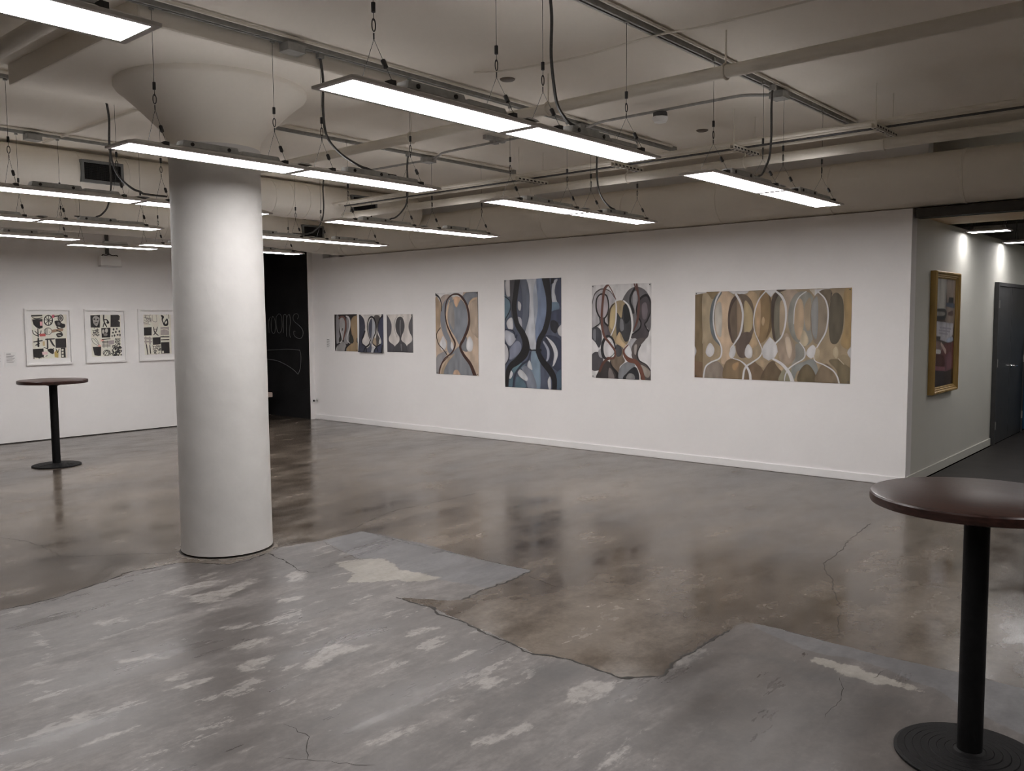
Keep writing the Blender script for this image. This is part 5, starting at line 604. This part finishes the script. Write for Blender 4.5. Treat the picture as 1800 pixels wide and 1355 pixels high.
# sprinkler pipe
p = tag(MB().tube([(-9.05, 5.0, 3.17), (3.5, 5.0, 3.17)], .041, 20).build('sprinkler_pipe', M['pipe']), 'cream sprinkler pipe crossing the whole ceiling below the struts', 'pipe')
for x in (-2.56, -3.96, -5.42, -.9):
    r = MB(); r.tube([(x, 5.0+.047*math.sin(t), 3.17+.047*math.cos(t)) for t in np.linspace(0, 2*PI, 20, endpoint=False)], .007, 6, closed=True)
    r.tube([(x, 5.0, 3.21), (x, 5.0, 3.421)], .006, 6); r.build('pipe_hanger', M['pipe'], p)
p = tag(MB().tube([(-5.95, 2.02, 3.30), (-1.0, 2.02, 3.30)], .05, 16).build('heating_pipe', M['pipe']), 'thick cream pipe at the upper left, below the nearest light', 'pipe')
for x in (-5.3, -3.4): MB().tube([(x, 2.02, 3.34), (x, 2.02, 3.421)], .006, 6).build('pipe_hanger', M['pipe'], p)
# pipe bundle on trapeze hangers
for k, (y, z, r, mm, lab) in enumerate(((6.93, 3.140, .017, 'pipe', 'topmost front conduit of the cream bundle on the slotted hangers'), (7.03, 3.138, .015, 'pipe', 'second cream conduit back on the slotted hangers'), (7.12, 3.139, .016, 'cord', 'dark grey conduit resting among the cream ones on the slotted hangers'), (7.24, 3.143, .02, 'pipe', 'rearmost cream conduit on the slotted hangers'))):
    tag(MB().tube([(-9.0, y, z), (3.5, y, z)], r, 10).build('conduit', M[mm]), lab, 'conduit', 'bundle of conduits on hangers')
tag(MB().tube([(-9.0, 7.10, 3.0), (3.5, 7.10, 3.0)], .042, 18).build('water_pipe', M['pipe']), 'thick cream pipe slung under the slotted hangers of the bundle', 'pipe')
HL = ('leftmost slotted hanger of the pipe bundle, right of the column', 'second slotted hanger from the left, behind the end of the largest light', 'third slotted hanger from the left, above the light nearest the corridor', 'rightmost slotted hanger of the pipe bundle, nearest the corridor')
for x, lab in zip((-5.84, -4.65, -3.44, -2.27), HL):
    e = empty('trapeze_hanger', (x, 7.09, 3.08), lab, 'pipe hanger', 'slotted pipe hangers')
    mb = MB().box((-.02, -.25, .0), (.02, .25, .004)); mb.box((-.02, -.25, .0), (-.016, .25, .041)); mb.box((.016, -.25, 0), (.02, .25, .041))
    mb.slot(1)
    for k in range(8): mb.box((-.007, -.235+k*.062, -.0012), (.007, -.200+k*.062, .0))
    for k in range(8): mb.box((.02, -.235+k*.062, .012), (.0212, -.200+k*.062, .026))
    mb.build('channel', [M['pipe'], M['cable']], e)
    for y in (-.21, .19): MB().tube([(0, y, -.02), (0, y, .342)], .0045, 6).build('threaded_rod', M['pipe'], e)
    mb = MB(); mb.tube([(0, .01+.049*math.sin(t), -.08+.049*math.cos(t)) for t in np.linspace(0, 2*PI, 18, endpoint=False)], .005, 6, closed=True); mb.tube([(0, .01, -.03), (0, .01, .002)], .006, 6)
    mb.build('pipe_clamp', M['pipe'], e)

# ------------------------------------------------------------------ air ducts
def duct_mesh(path, r, seams, n=40):
    P = np.array(path, float); d = np.concatenate([[0], np.cumsum(np.hypot.reduce(np.diff(P, axis=0).T))])
    ts = sorted(set(list(d)+[s+o for s in seams for o in (-.016, -.012, .012, .016)]))
    ts = [t for t in ts if 0 <= t <= d[-1]]
    pts = [tuple(np.interp(t, d, P[:, k]) for k in range(3)) for t in ts]
    rr = [r+(.006 if any(abs(t-s) < .0125 for s in seams) else 0) for t in ts]
    return MB().tube(pts, rr, n)
def grille(parent, xf, y0, y1, z0, z1):
    f = MB(); t = .028
    for lo, hi in (((y0, z0), (y1, z0+t)), ((y0, z1-t), (y1, z1)), ((y0, z0+t), (y0+t, z1-t)), ((y1-t, z0+t), (y1, z1-t))): f.box((xf-.032, *lo), (xf+.02, *hi))
    g = f.build('grille', M['grille'], parent)
    b = MB().box((xf-.001, y0+t, z0+t), (xf+.006, y1-t, z1-t)); n = int((y1-y0)/.022); k = int((z1-z0)/.022)
    for i in range(1, n): yy = y0+t+(y1-y0-2*t)*i/n; b.box((xf+.006, yy-.0015, z0+t), (xf+.014, yy+.0015, z1-t))
    for i in range(1, k): zz = z0+t+(z1-z0-2*t)*i/k; b.box((xf+.006, y0+t, zz-.0015), (xf+.014, y1-t, zz+.0015))
    b.build('grille_bars', M['grille_d'], g)
arc = [(-11.0-.42*math.sin(a), 8.83-.42+.42*math.cos(a), 2.935+.03*a) for a in np.linspace(0, PI/2, 9)]
path = [(3.0, 8.83, 2.935), (-2, 8.83, 2.935), (-6, 8.83, 2.935)] + [tuple(q) for q in arc] + [(-11.42, 7.5, 3.03), (-11.42, 4, 3.05), (-11.42, -4.9, 3.05)]
d1 = tag(duct_mesh(path, .25, [s+.2 for s in np.arange(0, 14, 1.22)]+[14.05, 14.2, 14.35, 14.5, 14.66]+[16.0, 17.2, 18.4]).build('air_duct', M['duct'], sharp=50), 'round cream duct along the top of the painting wall, turning at the far corner', 'air duct', 'round air ducts')
grille(d1, -11.42+.254, 8.0, 8.40, 2.925, 3.13)
d2 = tag(duct_mesh([(-9.30, 8.56, 3.18), (-9.30, 6, 3.18), (-9.3, 0, 3.18), (-9.30, -4.9, 3.18)], .225, [.9, 1.9, 2.15, 2.4, 2.62, 3.0, 4.2, 4.7, 5.9, 7.1]).build('air_duct', M['duct'], sharp=50), 'round cream duct passing behind the column with two dark grilles', 'air duct', 'round air ducts')
grille(d2, -9.30+.229, 3.84, 4.27, 3.075, 3.30)
grille(d2, -9.30+.229, 7.28, 7.71, 3.075, 3.30)

# ------------------------------------------------------------------ artworks pinned to the white wall
def wallplace(x0, z0, y): return lambda u, v, d: np.stack([x0+u, np.full_like(u, y)-d, z0+v], 1)
def sheet(key, x0, x1, z0, z1, W, name, label, group, curl=.0, tilt=0.):
    w, h = x1-x0, z1-z0; H = int(W*h/w)
    img = paint(DATA[key], W, H, w, h)
    off = (lambda U, V: .006+curl*(1-V)**3+tilt*U) if (curl or tilt) else (lambda U, V: .006+0*U)
    o = colour_grid(name, img, w, h, M['paint'], None, wallplace(x0, z0, YW), off)
    tag(o, label, 'painting', group)
    MB().box((x0+.001, YW-.0052, z0+.001), (x1-.001, YW-.0003, z1-.001)).build('backing_board', M['edge'], o)
    for px, pz in ((x0+.018, z1-.018), (x1-.018, z1-.018), (x0+.018, z0+.02), (x1-.018, z0+.02)):
        if curl and pz < z0+.1: continue
        MB().lathe([(.002, 0), (.008, .003), (.006, .009), (.002, .010)], n=12).build('push_pin', M['pin'], o, loc=(0, 0, 0))
        q = o.children[-1]; q.rotation_euler = (PI/2, 0, 0); q.location = (px, YW-.006, pz)
    return o
GS, GL = 'small unframed paintings in a row', 'large unframed paintings on the white wall'
sheet('s1', -11.412, -10.833, 1.160, 1.7525, 110, 'unframed_picture', 'leftmost small painting, dark edged with a grey figure and a tan shape', GS)
sheet('s2', -10.785, -10.203, 1.152, 1.745, 110, 'unframed_picture', 'middle small painting of navy shapes with thick black outline loop', GS, curl=.035)
sheet('s3', -10.122, -9.537, 1.167, 1.741, 110, 'unframed_picture', 'right small painting of grey hourglass figures on white', GS)
sheet('m1', -9.045, -8.200, .870, 2.039, 170, 'unframed_picture', 'tan and grey painting with one dark brown hourglass outline', GL)
sheet('m2', -7.711, -6.744, .7395, 2.1805, 200, 'unframed_picture', 'tall blue-grey painting with two thick black wavy bands', GL)
sheet('m3', -6.264, -5.412, .920, 2.068, 210, 'unframed_picture', 'white ground painting of black and brown overlapping figures', GL)
sheet('big', -4.833, -3.082, .979, 1.944, 430, 'unframed_picture', 'widest painting, tan and brown ovals laced with thin white lines', GL)

def card(place_box, lines, label, group='small wall label cards'):
    o = MB().box(*place_box[0]).build('label_card', M['card']); tag(o, label, 'label card', group)
    mb = MB()
    for b in lines: mb.box(*b)
    mb.build('text_lines', M['ink'], o); return o
# card by the small paintings (on the painting wall)
ln = [((-11.625, YW-.0071, 1.335), (-11.56, YW-.006, 1.347))]+[((-11.628, YW-.0071, 1.318-i*.012), (-11.628+.085-.02*(i % 3), YW-.006, 1.323-i*.012)) for i in range(9)]
card([((-11.650, YW-.006, 1.172), (-11.503, YW-.0003, 1.368))], ln, 'white label card left of the three small paintings')
def cardL(y0, y1, z0, z1, label):
    ln = [((XL+.006, y0+.02, z1-.03), (XL+.0071, y0+.08, z1-.02))]+[((XL+.006, y0+.02, z1-.048-i*.013), (XL+.0071, y1-.02-.015*(i % 3), z1-.043-i*.013)) for i in range(8)]
    card([((XL+.0003, y0, z0), (XL+.006, y1, z1))], ln, label)
cardL(4.333, 4.479, 1.060, 1.255, 'white label card just left of the first framed print')
cardL(4.150, 4.300, 1.062, 1.258, 'white label card cut by the left edge of the photo')

# framed prints on the left wall (facing +x; picture-left is smaller y)
def leftplace(y0, z0, x): return lambda u, v, d: np.stack([np.full_like(u, x)+d, y0+u, z0+v], 1)
def crop_ops(ops, u0, v0, u1, v1):
    out = []
    for k, c, L in ops:
        L = list(L)
        if k in 'fp': L = [((q-u0)/(u1-u0) if i % 2 == 0 else (q-v0)/(v1-v0)) for i, q in enumerate(L)]
        elif k in 'sc': L = [((q-u0)/(u1-u0), (q-v0)/(v1-v0), q/(u1-u0))[i % 3] for i, q in enumerate(L)]
        else: L = [(L[0]-u0)/(u1-u0), (L[1]-v0)/(v1-v0), (L[2]-u0)/(u1-u0), (L[3]-v0)/(v1-v0), L[4], L[5]/(u1-u0)]
        out.append([k, c, L])
    return out
def framed(key, y0, y1, z0, z1, label):
    t, dp = .026, .034
    f = MB(); x = XL+.0003
    f.box((x, y0, z0), (x+dp, y1, z0+t)); f.box((x, y0, z1-t), (x+dp, y1, z1)); f.box((x, y0, z0+t), (x+dp, y0+t, z1-t)); f.box((x, y1-t, z0+t), (x+dp, y1, z1-t))
    o = tag(f.build('framed_picture', M['frame_w'], bevel=.002), label, 'framed print', 'white framed prints')
    MB().box((x+.001, y0+t, z0+t), (x+.008, y1-t, z1-t)).build('mat_board', M['matboard'], o)
    w, h = y1-y0, z1-z0; u0, v0, u1, v1 = .15, .105, .93, .885
    ops = crop_ops(DATA[key], u0, v0, u1, v1); pw, ph = w*(u1-u0), h*(v1-v0)
    img = paint(ops, 150, int(150*ph/pw), pw, ph, gain=1.5, wash=.06)
    colour_grid('print', img, pw, ph, M['paint'], o, leftplace(y0+w*u0, z0+h*(1-v1), x+.0095))
    MB().box((x+.022, y0+t, z0+t), (x+.0245, y1-t, z1-t)).build('glass_pane', M['glass'], o)
framed('f1', 4.600, 5.221, 1.060, 1.8500, 'leftmost framed black collage print, with wheel, red and ochre patches')
framed('f2', 5.404, 6.008, 1.060, 1.8450, 'middle framed print of dotted and leafy black squares')
framed('f3', 6.195, 6.800, 1.056, 1.8500, 'framed print of black squares and stripes partly hidden by the column')

# gold framed picture on the corridor wall
def gold():
    y0, y1, z0, z1 = 9.43, 10.36, .845, 2.115; x = XC+.0003
    prof = [(0, 0), (0, .052), (.010, .066), (.024, .064), (.034, .048), (.044, .048), (.052, .038), (.062, .038), (.068, .03), (.074, .028)]   # (inward, out)
    mb = MB(); n = len(mb.v); K = len(prof)
    for (i, d) in prof:
        mb.v += [(x+d, y0+i, z0+i), (x+d, y1-i, z0+i), (x+d, y1-i, z1-i), (x+d, y0+i, z1-i)]
    for k in range(K-1): mb._q([(n+4*k+j, n+4*k+(j+1) % 4, n+4*(k+1)+(j+1) % 4, n+4*(k+1)+j) for j in range(4)])
    o = tag(mb.build('gold_framed_picture', M['gold']), 'picture in a heavy gold frame on the corridor wall', 'framed picture')
    i = .072; w, h = y1-y0-2*i, z1-z0-2*i
    img = paint(DATA['gp'], 120, int(120*h/w), w, h, gain=1.6, wash=.3)
    colour_grid('canvas', img, w, h, M['paint'], o, leftplace(y0+i, z0+i, x+.024))
    MB().box((x+.027, y0+i, z0+i), (x+.030, y1-i, z1-i)).build('glass_pane', M['glass'], o)
gold()

# emergency lighting unit above the framed prints
e = empty('emergency_light', (XL, 5.797, 2.465), 'white emergency unit on the left wall above the framed prints', 'emergency light')
MB().box((.0003, -.15, .02), (.085, .15, .155)).build('housing', M['box_w'], e, bevel=.006)
MB().box((.0003, -.155, 0), (.10, .155, .02)).build('base_strip', M['edge'], e, bevel=.004)
MB().tube([tuple(q) for q in catmull([(.04, -.11, .155), (.045, -.10, .175), (.04, -.05, .17), (.03, .0, .19)], False, 6)], .007, 7).build('cable', M['cable'], e)
MB().tube([tuple(q) for q in catmull([(.04, .12, .155), (.045, .10, .178), (.04, .05, .168), (.03, .0, .19)], False, 6)], .007, 7).build('cable', M['cable'], e)
MB().box((.0003, -.045, .19), (.03, .0, .52)).build('cable_strap', M['cord'], e)

# door stop and bench end by the black wall
e = empty('door_stop', (-11.94, YW, .315), 'small dark door stop low on the white wall beside the chalkboard', 'door stop')
mb = MB().tube([(0, -.0005, 0), (0, -.008, 0)], .03, 16); mb.tube([(0, -.008, 0), (0, -.055, 0)], .009, 10); mb.build('bracket', M['chrome'], e)
MB().tube([(0, -.055, 0), (0, -.075, 0)], .016, 12).build('rubber_tip', M['cable'], e)
e = empty('bench', (-13.26, 8.28, 0), 'end of a pale low bench showing behind the column, against the chalkboard wall', 'bench')
MB().box((-.55, -.2, .345), (.46, .2, .43)).build('seat', M['bench'], e, bevel=.012)
for x in (-.5, -.1):
    for y in (-.16, .12): MB().box((x, y, 0), (x+.04, y+.04, .345)).build('leg', M['iron'], e)

# ------------------------------------------------------------------ bar tables
def table(loc, rot, label):
    e = empty('bar_table', loc, label, 'table', 'round bar tables'); e.rotation_euler[2] = rot
    R = .368
    mb = MB().lathe([(R-.012, .957), (R-.002, .961), (R, .968), (R, .99), (R-.004, .996), (R-.010, .998)], n=96)
    mb.build('tabletop', M['wood'], e, sharp=25)
    prof = [(.258, 0), (.260, .003), (.260, .010), (.255, .0135)]
    r = .250
    for k in range(7):
        zz = .0145+.0022*k
        prof += [(r, zz), (r-.002, zz+.0022), (r-.026, zz+.0025), (r-.027, zz+.0008)]; r -= .028
    prof += [(.0445, .0335), (.0432, .034)]
    MB().lathe(prof, n=96).build('base', M['iron'], e, sharp=20)
    MB().lathe([(.0435, .03), (.0435, .945)], n=40).build('pole', M['iron'], e)
    MB().lathe([(.0435, .925), (.10, .945), (.15, .952), (.15, .9575)], n=40).build('mounting_plate', M['iron'], e)
    return e
table((-.747, 3.47, 0), 0, 'round bar table with dark reddish top cut by the right edge, nearest the camera')
table((-10.475, 4.015, 0), .6, 'far round bar table standing in front of the framed prints')

# ------------------------------------------------------------------ camera, world, view
cam = bpy.data.cameras.new('camera'); co = bpy.data.objects.new('camera', cam); COL.objects.link(co)
f_px, yaw, pitch, roll = 1512.0, -.7135, .0765, -.00725
cy_, sy_ = math.cos(yaw), math.sin(yaw)
fw = Vector((sy_, cy_, 0)); rt = Vector((cy_, -sy_, 0)); up = Vector((0, 0, 1))
f2 = fw*math.cos(pitch)-up*math.sin(pitch); u2 = up*math.cos(pitch)+fw*math.sin(pitch)
r3 = rt*math.cos(roll)+u2*math.sin(roll); u3 = -rt*math.sin(roll)+u2*math.cos(roll)
mw = Matrix(((r3.x, u3.x, -f2.x, 0), (r3.y, u3.y, -f2.y, 0), (r3.z, u3.z, -f2.z, 1.65), (0, 0, 0, 1)))
co.matrix_world = mw
cam.sensor_width = 36; cam.sensor_fit = 'HORIZONTAL'; cam.lens = f_px/1800*36; cam.clip_start = .05; cam.clip_end = 100
sc.camera = co
w = bpy.data.worlds.new('world'); sc.world = w; w.use_nodes = True
w.node_tree.nodes['Background'].inputs[0].default_value = (.05, .05, .05, 1); w.node_tree.nodes['Background'].inputs[1].default_value = 0
vs = sc.view_settings; vs.view_transform = 'Standard'; vs.look = 'None'; vs.gamma = 1; vs.use_curve_mapping = False; vs.exposure = 0.0
cy = sc.cycles; cy.max_bounces = 9; cy.diffuse_bounces = 7; cy.glossy_bounces = 5; cy.transparent_max_bounces = 12
cy.use_denoising = True; cy.filter_width = 1.0; cy.denoising_prefilter = 'FAST'; cy.sample_clamp_indirect = 6; cy.caustics_reflective = False; cy.caustics_refractive = False
